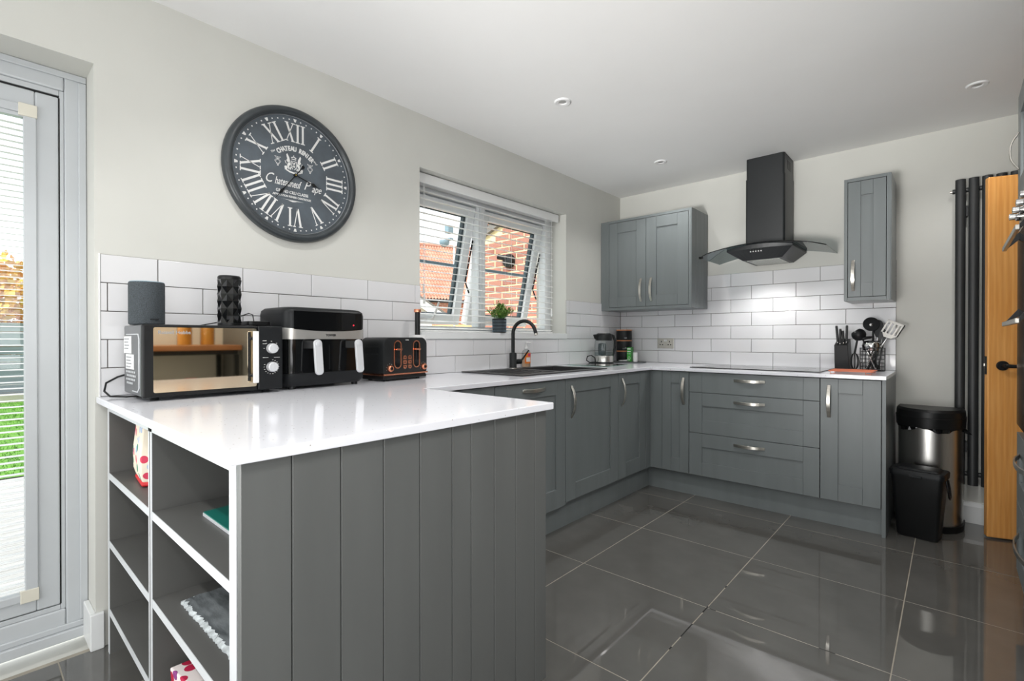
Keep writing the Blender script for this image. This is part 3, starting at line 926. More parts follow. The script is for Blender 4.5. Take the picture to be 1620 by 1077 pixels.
for k in range(5):
    x = 1.246 + k * 0.0165
    MB().cyl((x, -0.425, 1.695), (x, -0.442, 1.695), 0.0045, n=12).build('button', 'chrome', body, smooth=40)
    MB().ball((x, -0.4415, 1.7085), 0.0016, 8, 4).build('indicator', 'print', body)
MB().cyl((1.205, -0.30, 1.6475), (1.205, -0.30, 1.6495), 0.016).build('lamp', 'lens', hood)

# ------------------------------------------------------------------ hob, sink, tap
hob = thing('induction_hob', 'black glass hob set into the worktop below the hood', 'hob', (1.28, -0.32, CT))
MB().prism(rrect(0.878, 1.676, -0.575, -0.075, 0.008), CT + 0.0005, CT + 0.006).build('glass_top', 'blackgloss', hob, bevel=.0008)
rg = MB()
for (x, y, r) in ((1.05, -0.20, 0.09), (1.05, -0.42, 0.09), (1.28, -0.30, 0.12), (1.50, -0.20, 0.09), (1.50, -0.42, 0.09)):
    rg.lathe([(r - 0.002, 0), (r - 0.002, 0.0004), (r, 0.0004), (r, 0)], 40, (x, y, CT + 0.006), cap=False)
rg.build('cooking_zone', 'greyprint', hob)

sink = thing('kitchen_sink', 'black composite inset sink with drainer below the window', 'sink', (0.28, -1.56, CT))
sx = [0.040, 0.110, 0.130, 0.450, 0.468, 0.532]
sy = [-2.000, -1.960, -1.610, -1.560, -1.165, -1.118]
def sh(i, j):
    if i in (2,) and j == 3: return 0.730
    if 1 <= i <= 3 and j == 3: return 0.730
    if 1 <= i <= 3 and j == 1: return CT + 0.0015
    return CT + 0.007
sm = MB(); sm.cells(sx, sy, sh, None)
# outer lip
sm.build('basin', 'composite', sink, bevel=0.004, seg=3)
MB().cells(sx, sy, lambda i, j: CT + 0.0065 if not (1 <= i <= 3 and j in (1, 3)) else None, CT + 0.0004).build('rim', 'composite', sink, bevel=0.002)
ribs = MB()
for k in range(6):
    ribs.box(0.15 + k * 0.055, 0.158 + k * 0.055, -1.93, -1.64, CT + 0.0016, CT + 0.0048)
ribs.build('drainer_rib', 'composite', sink, bevel=0.001)
MB().lathe([(0.0001, 0.0), (0.034, 0.001), (0.04, 0.0005)], 24, (0.29, -1.36, 0.7312), cap=False).build('plug', 'chrome', sink, smooth=40)

tx, ty = 0.085, -1.575
tap = thing('mixer_tap', 'matt black swan neck tap standing behind the sink', 'tap', (tx, ty, CT + 0.006))
z0 = CT + 0.0075
MB().lathe([(0.026, 0), (0.026, 0.006), (0.0245, 0.008), (0.0245, 0.10), (0.022, 0.104), (0.014, 0.106)], 28, (tx, ty, z0)).build('body', 'blackmatt', tap, smooth=40)
MB().lathe([(0.0275, 0), (0.0275, 0.004), (0.026, 0.0055)], 28, (tx, ty, z0 - 0.001)).build('base_ring', 'nickel', tap, smooth=40)
d = Vector((0.97, 0.22, 0)).normalized()
pts = [Vector((tx, ty, z0 + 0.10)), Vector((tx, ty, z0 + 0.17)), Vector((tx, ty, z0 + 0.232))]
rr = 0.083
for k in range(1, 15):
    a = PI - k * (PI * 0.93) / 14
    pts.append(Vector((tx, ty, z0 + 0.232)) + d * (rr + rr * math.cos(a)) + Vector((0, 0, rr * math.sin(a))))
e = (pts[-1] - pts[-2]).normalized()
pts.append(pts[-1] + e * 0.018)
MB().tube(pts, 0.0118, 14).build('spout', 'blackmatt', tap, smooth=50)
MB().cyl(pts[-1], pts[-1] + e * 0.012, 0.0125, n=16).build('aerator', 'nickel', tap, smooth=40)
lv = MB(); sd = Vector((0.35, 0.93, 0)).normalized(); o = Vector((tx, ty, z0 + 0.045))
lv.cyl(o + sd * 0.02, o + sd * 0.06, 0.017, n=20)
lv.tube([o + sd * 0.052, o + sd * 0.075 + Vector((0, 0, .02)), o + sd * 0.12 + Vector((0, 0, 0.075))], [0.007, 0.006, 0.005], 10)
lv.build('lever', 'blackmatt', tap, smooth=50)

# ------------------------------------------------------------------ socket
so = thing('wall_socket', 'steel double plug socket on the white tiles', 'socket', (0.443, -0.01, 1.062))
T = BACK(-0.0085)
MB(T).box(0.370, 0.516, 1.018, 1.104, 0, 0.006).build('plate', 'nickel', so, bevel=0.002)
for cx in (0.407, 0.479):
    pin = MB(T)
    pin.box(cx - 0.004, cx + 0.004, 1.070, 1.082, 0.005, 0.0066)
    pin.box(cx - 0.016, cx - 0.006, 1.046, 1.054, 0.005, 0.0066); pin.box(cx + 0.006, cx + 0.016, 1.046, 1.054, 0.005, 0.0066)
    pin.build('pin_hole', 'black', so)
for cx in (0.436, 0.450):
    MB(T).box(cx - 0.005, cx + 0.005, 1.078, 1.094, 0.005, 0.010).build('rocker_switch', 'white_plastic', so, bevel=0.001)

# ------------------------------------------------------------------ wall clock
clock = thing('wall_clock', 'large round dark wall clock with pale Roman numerals', 'clock', (0.0, -3.003, 1.853))
CC = Vector((0.0, -3.006, 1.853))
TC = basis(CC, (0, 1, 0), (1, 0, 0))
def ring_prof(prof, m, name, n=72, smooth=40):
    b = MB(TC); rings = []
    for r, h in prof:
        rings.append([(r * math.cos(2 * PI * k / n), r * math.sin(2 * PI * k / n), h) for k in range(n)])
    b.loft(rings, cap=False)
    return b.build(name, m, clock, smooth=smooth)
ring_prof([(0.300, 0.001), (0.306, 0.008), (0.306, 0.018), (0.302, 0.028), (0.294, 0.036), (0.284, 0.038), (0.275, 0.034), (0.272, 0.028), (0.269, 0.027), (0.267, 0.018), (0.266, 0.012)], 'clockrim', 'case_rim')
ring_prof([(0.266, 0.0155), (0.2665, 0.0185), (0.268, 0.0195), (0.2685, 0.017)], 'greyprint', 'inner_ring')
MB(TC).prism(circ(0, 0, 0.268, 72), 0.002, 0.0145).build('dial', 'clockface', clock)
FH = 0.0148
def numeral(s, ang):
    Tn = TC @ Matrix.Rotation(-ang, 4, 'Z')
    b = MB(Tn); r0, r1 = 0.151, 0.236; h0, h1 = FH, FH + 0.0005
    wI, wV, wX, gapn = 0.021, 0.044, 0.046, 0.003
    wid = {'I': wI, 'V': wV, 'X': wX}
    tot = sum(wid[c] for c in s) + gapn * (len(s) - 1)
    x = -tot / 2
    def stroke(xa, xb, t):
        b.prism([(xa - t / 2, r0), (xa + t / 2, r0), (xb + t / 2, r1), (xb - t / 2, r1)], h0, h1)
    def serif(xc, r, wd):
        b.prism([(xc - wd / 2, r), (xc + wd / 2, r), (xc + wd / 2, r + 0.004), (xc - wd / 2, r + 0.004)], h0 - .0001, h1 + 0.0001)
    for c in s:
        m = x + wid[c] / 2
        if c == 'I':
            stroke(m, m, 0.0092); serif(m, r0, 0.020); serif(m, r1 - 0.004, 0.020)
        if c == 'V':
            stroke(m, m - 0.0145, 0.0095); stroke(m + .001, m + 0.0155, 0.0035); serif(m - 0.0145, r1 - 0.004, 0.019); serif(m + 0.0155, r1 - 0.004, 0.013)
        if c == 'X':
            stroke(m + 0.015, m - 0.015, 0.0095); stroke(m - 0.015, m + 0.015, 0.0035)
            for sg in (-1, 1):
                serif(m + sg * 0.015, r0, 0.016); serif(m + sg * 0.015, r1 - 0.004, 0.016)
        x += wid[c] + gapn
    b.build('numeral', 'print', clock)
for k, s in enumerate(['XII', 'I', 'II', 'III', 'IV', 'V', 'VI', 'VII', 'VIII', 'IX', 'X', 'XI']):
    numeral(s, k * PI / 6)
for k in range(60):
    a = k * PI / 30; b = MB(TC @ Matrix.Rotation(-a, 4, 'Z'))
    if k % 5 == 0:
        b.prism([(-0.0035, 0.2445), (0.0035, 0.2445), (0.0075, 0.258), (-0.0075, 0.258)], FH, FH + .0005)
    else:
        b.prism([(-0.0026, 0.2485), (0.0026, 0.2485), (0.0026, 0.2540), (-0.0026, 0.2540)], FH, FH + .0005)
    b.build('minute_mark', 'print', clock)
TF = TC @ Matrix.Translation((0, 0, FH + 0.0003))
def arc_text(s, rad, a0, a1, size, bold):
    n = len(s)
    for k, ch in enumerate(s):
        if ch == ' ': continue
        a = a0 + (a1 - a0) * (k + 0.5) / n
        text('dial_letter', ch, size, TF @ Matrix.Rotation(-a, 4, 'Z') @ Matrix.Translation((0, rad, 0)), 'print', clock, bold=bold, sx=0.74)
arc_text('CHATEAU', 0.119, R(-42), R(3), 0.0285, 0.0012)
arc_text('RENIER', 0.119, R(9), R(45), 0.0285, 0.0012)
text('dial_word', 'The', 0.014, TF @ Matrix.Translation((-0.1, 0.085, 0)) @ Matrix.Rotation(R(44), 4, 'Z'), 'print', clock, shear=0.3)
text('dial_word', 'and', 0.014, TF @ Matrix.Translation((0.097, 0.083, 0)) @ Matrix.Rotation(R(-48), 4, 'Z'), 'print', clock, shear=0.3)
for word, size, cx, cz, wd in (('C', 0.062, -0.111, -0.036, 0.036), ('hateauneuf', 0.048, -0.030, -0.042, 0.122), ('P', 0.060, 0.060, -0.036, 0.034), ('ape', 0.048, 0.104, -0.044, 0.048)):
    text('dial_word', word, size, TF @ Matrix.Translation((cx, cz, 0)), 'print', clock, shear=0.42, bold=0.0002 if size < 0.05 else -0.0002, fit=wd)
text('dial_word', 'GRAND CRU CLASSE', 0.019, TF @ Matrix.Translation((-0.012, -0.083, 0)), 'print', clock, bold=0.0002, fit=0.148)
text('dial_word', 'APPELLATION RENIER CONTROLEE', 0.0125, TF @ Matrix.Translation((-0.013, -0.102, 0)), 'print', clock, bold=0.0002, fit=0.176)
fl = MB(TF)
fl.prism([(-0.062, -0.1175), (0, -0.1195), (0.042, -0.1175), (0, -0.1165)], 0, 0.0004); fl.prism([(-0.03, -0.1215), (-0.012, -0.1245), (0.01, -0.1215), (-0.012, -0.1195)], 0, 0.0004)
fl.build('flourish', 'print', clock)
# heraldic emblem: shield, crown, two winged supporters, ribbon
em = MB(TF @ Matrix.Translation((-0.006, 0.046, 0)))
def ep(pts, h=0.0004): em.prism(pts, 0, h)
ep([(-0.013, 0.016), (-0.010, 0.016), (-0.010, -0.010), (-0.002, -0.020), (-0.004, -0.022), (-0.013, -0.012)])
ep([(0.013, 0.016), (0.010, 0.016), (0.010, -0.010), (0.002, -0.020), (0.004, -0.022), (0.013, -0.012)])
ep([(-0.013, 0.018), (0.013, 0.018), (0.013, 0.0155), (-0.013, 0.0155)])
ep([(-0.008, 0.012), (-0.003, 0.012), (0.007, -0.008), (0.002, -0.012)]); ep([(0.003, 0.012), (0.008, 0.012), (-0.002, -0.012), (-0.007, -0.008)])
ep([(-0.011, 0.024), (0.011, 0.024), (0.010, 0.028), (-0.010, 0.028)])
for k in range(5):
    x = -0.0092 + k * 0.0046
    em.prism(circ(x, 0.033 + (0.004 if k == 2 else 0.002 if k in (1, 3) else 0), 0.0027, 10), 0, 0.0004)
ep([(-0.0012, 0.036), (0.0012, 0.036), (0.0012, 0.045), (-0.0012, 0.045)])
for sg in (-1, 1):
    ep([(sg * 0.017, 0.012), (sg * 0.020, 0.028), (sg * 0.030, 0.047), (sg * 0.034, 0.040), (sg * 0.030, 0.022), (sg * 0.034, 0.014), (sg * 0.026, 0.006)])
    ep([(sg * 0.016, 0.010), (sg * 0.027, 0.004), (sg * 0.030, -0.010), (sg * 0.024, -0.024), (sg * 0.019, -0.024), (sg * 0.022, -0.010), (sg * 0.015, -0.002)])
    ep([(sg * 0.030, -0.004), (sg * 0.038, 0.002), (sg * 0.041, 0.012), (sg * 0.0375, 0.012), (sg * 0.035, 0.003), (sg * 0.029, -0.008)])
    ep([(sg * 0.034, -0.010), (sg * 0.043, -0.014), (sg * 0.040, -0.030), (sg * 0.031, -0.026), (sg * 0.028, -0.016)])
    ep([(sg * 0.014, -0.014), (sg * 0.018, -0.012), (sg * 0.018, -0.024), (sg * 0.012, -0.024)])
em.prism([(-0.036, -0.024), (-0.018, -0.031), (0.0, -0.033), (0.018, -0.031), (0.036, -0.024), (0.035, -0.031), (0.018, -0.038), (0.0, -0.040), (-0.018, -0.038), (-0.035, -0.031)], 0, 0.0004)
em.build('heraldic_emblem', 'print', clock)
for sg, cx in ((-1, -0.078), (1, 0.071)):
    sw = MB(TF @ Matrix.Translation((cx, 0.047, 0)))
    pts = []
    for k in range(72):
        t = 2 * PI * k / 72
        pts.append((sg * (0.006 * math.sin(2 * t) + 0.008 * math.sin(3 * t)), 0.026 * math.cos(t) * (1 - 0.3 * math.cos(2 * t) ** 2), 0))
    sw.tube(pts, 0.0007, 4, closed=True)
    pts = [(sg * 0.013 * math.sin(2 * PI * k / 40) * math.cos(2 * PI * k / 40 * 2), 0.016 * math.cos(2 * PI * k / 40), 0) for k in range(40)]
    sw.tube(pts, 0.0006, 4, closed=True)
    sw.build('scroll_ornament', 'print', clock)
def hand(ang, L, tail, wd, spade, ball, h):
    b = MB(TC @ Matrix.Rotation(-ang, 4, 'Z'))
    b.prism([(-wd, -tail), (wd, -tail), (wd * 0.9, L * 0.62), (-wd * 0.9, L * 0.62)], h, h + 0.0012)
    b.prism([(-0.0022, L * 0.58), (0, L * 0.56), (0.0022, L * 0.58), (spade, L * 0.68), (0.0012, L * 0.80), (0.0004, L), (-0.0004, L), (-0.0012, L * 0.80), (-spade, L * 0.68)], h, h + 0.0012)
    if ball:
        b.prism(circ(0, -tail - ball * 0.8, ball, 20), h, h + 0.0012)
    return b
hand(R(107.5), 0.130, 0.006, 0.0022, 0.0085, 0, 0.0215).build('hour_hand', 'dark_gap', clock)
hand(R(217), 0.156, 0.05, 0.0022, 0.0078, 0.0075, 0.0235).build('minute_hand', 'dark_gap', clock)
MB(TC).prism(circ(0, 0, 0.008, 20), 0.015, 0.0245).build('hand_boss', 'black', clock)
MB(TC).ball((0, 0, 0.025), 0.0033, 12, 6).build('centre_pin', 'brass', clock, smooth=60)

# ------------------------------------------------------------------ microwave
mw = thing('microwave_oven', 'black microwave with bronze mirrored door and two white dials', 'microwave', (0.18, -3.416, CT))
mx0, mx1, my0, my1, mz0, mz1 = 0.045, 0.296, -3.643, -3.192, 0.909, 1.151
MB().box(mx0, mx1, my0 + 0.002, my1 - 0.002, mz0 + 0.002, mz1 - 0.001).build('case', 'mwcase', mw, bevel=0.006, seg=3)
FX = 0.314
MB().box(mx1 + 0.001, FX, my0, -3.285, mz0, mz1).build('door', 'black', mw, bevel=0.007, seg=3)
mdoor = [o for o in col.objects if o.parent == mw and o.name.startswith('door')][0]
MB().prism(rrect(-3.612, -3.290, 0.924, 1.141, 0.006), FX - 0.001, FX + 0.0012, 'x').build('mirror_window', 'mirror', mdoor)
MB().box(mx1 + 0.001, FX, -3.2845, my1, mz0, mz1).build('control_panel', 'charcoal', mw, bevel=0.005, seg=3)
mpan = [o for o in col.objects if o.parent == mw and o.name.startswith('control_panel')][0]
TM = LEFT(FX + 0.001)
MB(TM).box(-3.311, -3.291, 0.938, 1.131, 0.018, 0.028).build('door_handle', 'white_plastic', mdoor, bevel=0.003)
hb = MB(TM)
hb.box(-3.322, -3.3115, 0.945, 1.128, 0.0005, 0.003)
for z in (0.965, 1.104):
    hb.cyl((-3.305, z, 0.0), (-3.305, z, 0.019), 0.007, n=12)
hb.build('handle_mount', 'blackgloss', mdoor, smooth=40)
for z, r in ((1.066, 0.0185), (0.995, 0.0185)):
    k = MB(TM); c_ = (-3.2355, z)
    k.lathe([(r + .001, 0), (r + 0.001, 0.006), (r, 0.02), (r - 0.003, 0.0235), (0.0001, 0.024)], 32, (c_[0], c_[1], 0), cap=False)
    kn = k.build('dial', 'silver_plastic', mpan, smooth=35)
    p = MB(TM)
    a = R(0) if z > 1.03 else R(90)
    p.box(c_[0] + 0.012 * math.cos(a) - 0.001, c_[0] + 0.012 * math.cos(a) + 0.001, c_[1] + 0.012 * math.sin(a) - 0.001, c_[1] + 0.012 * math.sin(a) + 0.001, 0.0235, 0.0246)
    p.build('pointer', 'greyprint', kn)
tk = MB(TM)
for (cx, cz, angs) in ((-3.2355, 1.066, [-90 + 270, 135, 90, 45, 0]), (-3.2355, 0.995, range(-200, 100, 20))):
    for a in angs:
        a = R(a); r = 0.027
        tk.box(cx + r * math.cos(a) - 0.0022, cx + r * math.cos(a) + 0.0022, cz + r * math.sin(a) - 0.0008, cz + r * math.sin(a) + 0.0008, 0, 0.0004)
tk.box(-3.268, -3.254, 1.094, 1.0965, 0, .0004); tk.box(-3.268, -3.247, 1.030, 1.0315, 0, .0004); tk.box(-3.226, -3.204, 1.030, 1.0315, 0, .0004); tk.box(-3.268, -3.256, 1.083, 1.0845, 0, .0004)
tk.build('dial_marking', 'print', mpan)
text('brand_lettering', 'Russell Hobbs', 0.0165, TM @ Matrix.Translation((-3.5525, 1.124, 0.0006)), 'greyprint', mdoor, bold=0.0002)
side = MB()
for r_ in range(4):
    for c_ in range(6 - (r_ == 3) * 2):
        x = 0.085 + c_ * 0.023 + (r_ % 2) * 0.010; z = 0.985 - r_ * 0.013
        side.box(x, x + 0.013, my0 + 0.0006, my0 + 0.0016, z, z + 0.007)
side.build('vent_slot', 'silver_plastic', mw)
MB().tube([(0.09, my0 + 0.001, 1.118), (0.262, my0 + 0.001, 1.118), (0.275, my0 + 0.001, 1.10), (0.275, my0 + .001, 0.94), (0.25, my0 + .001, 0.925), (0.18, my0 + .001, 0.925)], 0.002, 6).build('side_pressing', 'edge', mw, smooth=60)
for (x0, x1, z0_, z1_) in ((0.055, 0.165, 1.052, 1.112), (0.085, 0.20, 0.998, 1.049)):
    lb = MB().box(x0, x1, my0 - 0.0002, my0 + 0.0016, z0_, z1_).build('rating_label', 'white_plastic', mw)
    q = MB()
    for k in range(4):
        q.box(x0 + 0.01, x1 - 0.03 - 0.012 * (k % 2), my0 - 0.0006, my0, z1_ - 0.012 - k * 0.011, z1_ - 0.008 - k * 0.011)
    q.build('small_print', 'greyprint', lb)
for x in (0.08, 0.27):
    for y in (-3.60, -3.24):
        MB().cyl((x, y, CT + .0005), (x, y, mz0 + 0.003), 0.012, 0.015, 14).build('foot', 'black', mw, smooth=40)
pw = [(0.05, -3.60, 0.985), (0.02, -3.655, 0.965), (0.02, -3.688, 0.945), (0.045, -3.697, 0.918), (0.085, -3.687, 0.902), (0.12, -3.650, 0.9005), (0.13, -3.6, 0.9005)]
MB().tube(pw, 0.0034, 8).build('power_cord', 'black', mw, smooth=60)

# things standing on the microwave
sp = thing('smart_speaker', 'grey fabric cylinder speaker standing on the microwave', 'speaker', (0.165, -3.598, mz1))
MB().lathe([(0.047, 0.0), (0.0525, 0.004), (0.0525, 0.143), (0.051, 0.148)], 48, (0.165, -3.598, mz1)).build('fabric_sleeve', 'fabric', sp, smooth=50)
MB().lathe([(0.051, 0.1478), (0.0495, 0.1505), (0.0001, 0.1505)], 48, (0.165, -3.598, mz1), cap=False).build('top_ring', 'bluegrey', sp, smooth=40)
MB(LEFT(0.165 + 0.0525)).box(-3.600, -3.575, mz1 + 0.017, mz1 + 0.021, -0.002, 0.0004).build('front_mark', 'charcoal', sp)
tb = thing('faceted_tumbler', 'black faceted drinks tumbler standing on the microwave', 'tumbler', (0.19, -3.342, mz1))
fb = MB(); rings = []
H0, nn, rows = 0.166, 12, 6
for r_ in range(rows + 1):
    z = mz1 + 0.012 + H0 * r_ / rows
    rings.append([(0.19 + (0.0425 if (k + r_) % 2 == 0 else 0.0375) * math.cos(2 * PI * k / nn), -3.342 + (0.0425 if (k + r_) % 2 == 0 else 0.0375) * math.sin(2 * PI * k / nn), z) for k in range(nn)])
ids = [[fb.pt(p) for p in r] for r in rings]
for r_ in range(rows):
    for k in range(nn):
        a, b_, c_, d_ = ids[r_][k], ids[r_][(k + 1) % nn], ids[r_ + 1][(k + 1) % nn], ids[r_ + 1][k]
        if (k + r_) % 2 == 0:
            fb.f += [[a, b_, d_], [b_, c_, d_]]
        else:
            fb.f += [[a, b_, c_], [a, c_, d_]]
fb.f.append(ids[-1]); fb.f.append(ids[0][::-1])
fb.build('faceted_body', 'blackgloss', tb)
MB().lathe([(0.036, 0.0), (0.0395, 0.003), (0.0395, 0.012)], 32, (0.19, -3.342, mz1)).build('base', 'black', tb, smooth=40)
MB().lathe([(0.0395, 0.178), (0.040, 0.188), (0.036, 0.193), (0.0001, 0.1935)], 32, (0.19, -3.342, mz1), cap=False).build('lid', 'black', tb, smooth=40)
cpad = thing('charging_pad', 'flat black charging pad with a lead on the microwave right end', 'charger', (0.2, -3.235, mz1))
MB().prism(rrect(0.135, 0.235, -3.288, -3.204, 0.015), mz1 + 0.004, mz1 + 0.021).build('pad', 'black', cpad, bevel=0.003)
MB().prism(rrect(0.145, 0.225, -3.280, -3.214, 0.012), mz1 + 0.0002, mz1 + 0.004).build('base', 'blackgloss', cpad)
MB().tube([(0.136, -3.23, mz1 + 0.012), (0.11, -3.222, mz1 + 0.020), (0.07, -3.212, mz1 + 0.052), (0.035, -3.215, mz1 + 0.060), (0.022, -3.28, mz1 + 0.03), (0.024, -3.40, mz1 + 0.0035)], 0.0022, 6).build('lead', 'black', cpad, smooth=60)

# ------------------------------------------------------------------ air fryer (local frame: front = +x, right = +y)
def place(root, loc, rz):
    root.location = loc; root.rotation_euler = (0, 0, rz)
af = thing('air_fryer', 'black dual drawer air fryer with two silver handles', 'air fryer')
LW = LEFT(0.0)
W2, DP, HH = 0.197, 0.250, 0.338
def fr_profile(z, inset=0.0, r=0.045):
    return [(x, y, z) for x, y in rrect(-DP + inset, -inset, -W2 + inset, W2 - inset, r)]
MB().loft([fr_profile(0.012, 0.016), fr_profile(0.03, 0.004), fr_profile(0.065, 0.003)]).build('base', 'charcoal', af, smooth=40)
MB().loft([fr_profile(0.066, 0.006), fr_profile(0.207, 0.006)]).build('drawer_body', 'blackgloss', af, smooth=40)
MB().loft([fr_profile(0.238, 0.004), fr_profile(0.308, 0.003), fr_profile(0.324, 0.006), fr_profile(0.334, 0.016), fr_profile(0.338, 0.036)]).build('top_housing', 'charcoal', af, smooth=45)
# steel band dips in the middle
band = MB(); rings = []
pts = rrect(-DP + 0.002, -0.002, -W2 + 0.002, W2 - 0.002, 0.046, 8)
lo, hi = [], []
for x, y in pts:
    dip = 0.012 * (1 - (y / W2) ** 2) if x > -0.12 else 0
    lo.append((x, y, 0.205)); hi.append((x, y, 0.252 - dip if x > -0.12 else 0.243))
band.loft([lo, hi]); band.build('steel_band', 'satin', af, smooth=40)
gp_ = MB(); N = 20; r0, r1 = [], []
for k in range(N + 1):
    y = -W2 + 0.035 + (2 * W2 - 0.07) * k / N
    r0.append((-0.001, y, 0.2505 - 0.012 * (1 - (y / W2) ** 2))); r1.append((-0.0015, y, 0.320))
gp_.loft([r0, r1], cap=False, closed=False)
gp_.loft([[(x - .003, y, z) for x, y, z in r0], r0], cap=False, closed=False)
gp_.build('glass_fascia', 'blackgloss', af)
MB(LW).box(0.058, 0.128, 0.246, 0.318, -0.0012, -0.0004).build('display', 'black', af)
MB(LW).prism(circ(0.118, 0.266, 0.0032, 14), -0.001, 0.0002).build('power_light', emit('red_led', (255, 40, 60), 1.2), af)
text('brand_lettering', 'TOWER', 0.0125, LW @ Matrix.Translation((0.005, 0.2215, -0.0015)), 'black', af, bold=0.0004, sx=1.1)
MB(LW).box(-0.001, 0.001, 0.075, 0.182, -0.007, -0.0048).build('drawer_seam', 'charcoal', af)
for cy in (-0.086, 0.112):
    Th = LW @ Matrix.Translation((cy, 0.203, 0.036)) @ Matrix.Rotation(R(-6), 4, 'X')
    ho = MB(Th).prism(rrect(-0.0175, 0.0175, -0.146, 0.0, 0.017, 8), 0.0, 0.012).build('drawer_handle', 'silver_plastic', af, bevel=0.002, smooth=50)
    MB(Th).ball((0, -0.018, 0.0105), 0.0135, 20, 6, sc=(1, 1, 0.25)).build('release_button', 'silver_plastic', ho, smooth=60)
    nk = MB(LW)
    nk.loft([[(cy - 0.034, z, 0.0 - .006), (cy + 0.010, z, 0.0 - .006), (cy + 0.012, z, 0.037), (cy - 0.012, z, 0.037)] for z in (0.165, 0.199)])
    nk.build('handle_neck', 'black', ho, bevel=0.003)
for (x, y) in ((-0.04, -0.15), (-0.04, 0.15), (-0.22, -0.15), (-0.22, 0.15)):
    MB().cyl((x, y, 0.0005), (x, y, 0.014), 0.014, n=14).build('foot', 'black', af)
place(af, (0.2795, -2.9765, CT), R(5.2))

# ------------------------------------------------------------------ toaster
ts = thing('toaster', 'black four slot toaster with copper levers and buttons', 'toaster')
W2, DP = 0.150, 0.165
def side_ring(x, ins):
    pts = rrect(-W2 + ins, W2 - ins, 0.048 - 0.03, 0.213 - ins, 0.036, 8)
    return [(x, a, max(b, 0.036)) for a, b in pts]
MB().loft([side_ring(-DP, 0.003), side_ring(-DP + .006, 0), side_ring(-0.006, 0.0), side_ring(-0.001, 0.002), side_ring(0.0, 0.004)]).build('body', 'blackmatt', ts, smooth=35)
MB().box(-DP + 0.006, -0.004, -W2 + 0.004, W2 - 0.004, 0.008, 0.028).build('base', 'black', ts, bevel=0.004)
MB().box(-DP + 0.004, 0.004, -W2 - 0.001, W2 + 0.001, 0.029, 0.036).build('copper_trim', 'copper', ts, bevel=0.001)
bs = MB(LW)
for cy in (-0.060, 0.070):
    out = rrect(cy - 0.0255, cy + 0.0255, 0.059, 0.199, 0.0252, 10); inn = rrect(cy - 0.0195, cy + 0.0195, 0.065, 0.193, 0.0193, 10)
    rg = MB(LW); a = [rg.pt((u, v, -0.001)) for u, v in out]; b_ = [rg.pt((u, v, 0.003)) for u, v in out]; c_ = [rg.pt((u, v, 0.003)) for u, v in inn]; d_ = [rg.pt((u, v, -0.001)) for u, v in inn]
    n_ = len(out)
    for k in range(n_):
        k2 = (k + 1) % n_
        rg.f += [[a[k], a[k2], b_[k2], b_[k]], [b_[k], b_[k2], c_[k2], c_[k]], [c_[k], c_[k2], d_[k2], d_[k]]]
    lo_ = rg.build('lever_surround', 'copper', ts, smooth=40)
    MB(LW).prism(inn, -0.0005, 0.0008).build('lever_slot', 'blackgloss', lo_)
    MB(LW).box(cy - 0.003, cy + 0.003, 0.085, 0.18, 0.0005, 0.0014).build('lever_track', 'charcoal', lo_)
    MB(LW).box(cy - 0.017, cy + 0.017, 0.150, 0.158, 0.0, 0.018).build('lever', 'copper', lo_, bevel=0.002)
for i, cx in enumerate((-0.012, 0.022)):
    for j, z in enumerate((0.066, 0.090, 0.114)):
        hgt = 0.0095
        pr = rrect(cx - 0.0115, cx + 0.0115, z - hgt, z + hgt, 0.0095 if j != 1 else 0.003, 6)
        if j == 0: pr = [(u, v if v < z else z + hgt) if abs(v - z) > 0 else (u, v) for u, v in pr]
        if j == 2: pr = [(u, z - hgt if v < z else v) for u, v in pr]
        bt = MB(LW).prism(pr, -0.001, 0.004).build('button', 'copper', ts, bevel=0.001)
        MB(LW).box(cx - 0.003, cx + 0.003, z - 0.003, z + 0.003, 0.004, 0.0044).build('icon', 'black', bt)
for cy in (-0.110, 0.122):
    kb_ = MB(LW).lathe([(0.017, 0), (0.0155, 0.012), (0.013, 0.015), (0.0001, 0.0152)], 28, (cy, 0.062, 0), cap=False).build('browning_dial', 'copper', ts, smooth=35)
    MB(LW).lathe([(0.0075, 0.0152), (0.0075, 0.0156), (0.0001, 0.0157)], 16, (cy, 0.062, 0), cap=False).build('dial_centre', 'black', kb_)
    tk = MB(LW)
    for a in (200, 165, 130, 95, 60):
        tk.prism(circ(cy + 0.0225 * math.cos(R(a)), 0.062 + 0.0225 * math.sin(R(a)), 0.001, 8), 0.0002, 0.0008)
    tk.build('dial_marking', 'print', ts)
text('brand_lettering', 'TOWER', 0.0065, LW @ Matrix.Translation((0.005, 0.200, 0.0003)), 'print', ts, bold=0.0002)
sd_ = MB()
sd_.tube([(x, -W2 - 0.0004, z) for x, z in [(px_, pz_) for px_, pz_ in rrect(-0.13, -0.025, 0.132, 0.166, 0.014, 6)]], 0.0012, 5, closed=True)
for k in range(8):
    sd_.box(-0.12 + k * 0.011, -0.117 + k * 0.011, -W2 - 0.001, -W2 + 0.001, 0.138, 0.160)
sd_.build('side_badge', 'charcoal', ts)
for (cx, cy) in ((-0.082, -0.062), (-0.082, 0.062)):
    for dx in (-0.045, 0.045):
        MB().box(cx - 0.06, cx + 0.06, cy + dx * 0.5 - 0.012, cy + dx * 0.5 + 0.012, 0.2122, 0.2134).build('bread_slot', 'black', ts)
for (x, y) in ((-0.03, -0.11), (-0.03, 0.11), (-0.14, -0.11), (-0.14, 0.11)):
    MB().cyl((x, y, 0.0005), (x, y, 0.009), 0.01, n=12).build('foot', 'black', ts)
place(ts, (0.2265, -2.5415, CT), R(8.5))

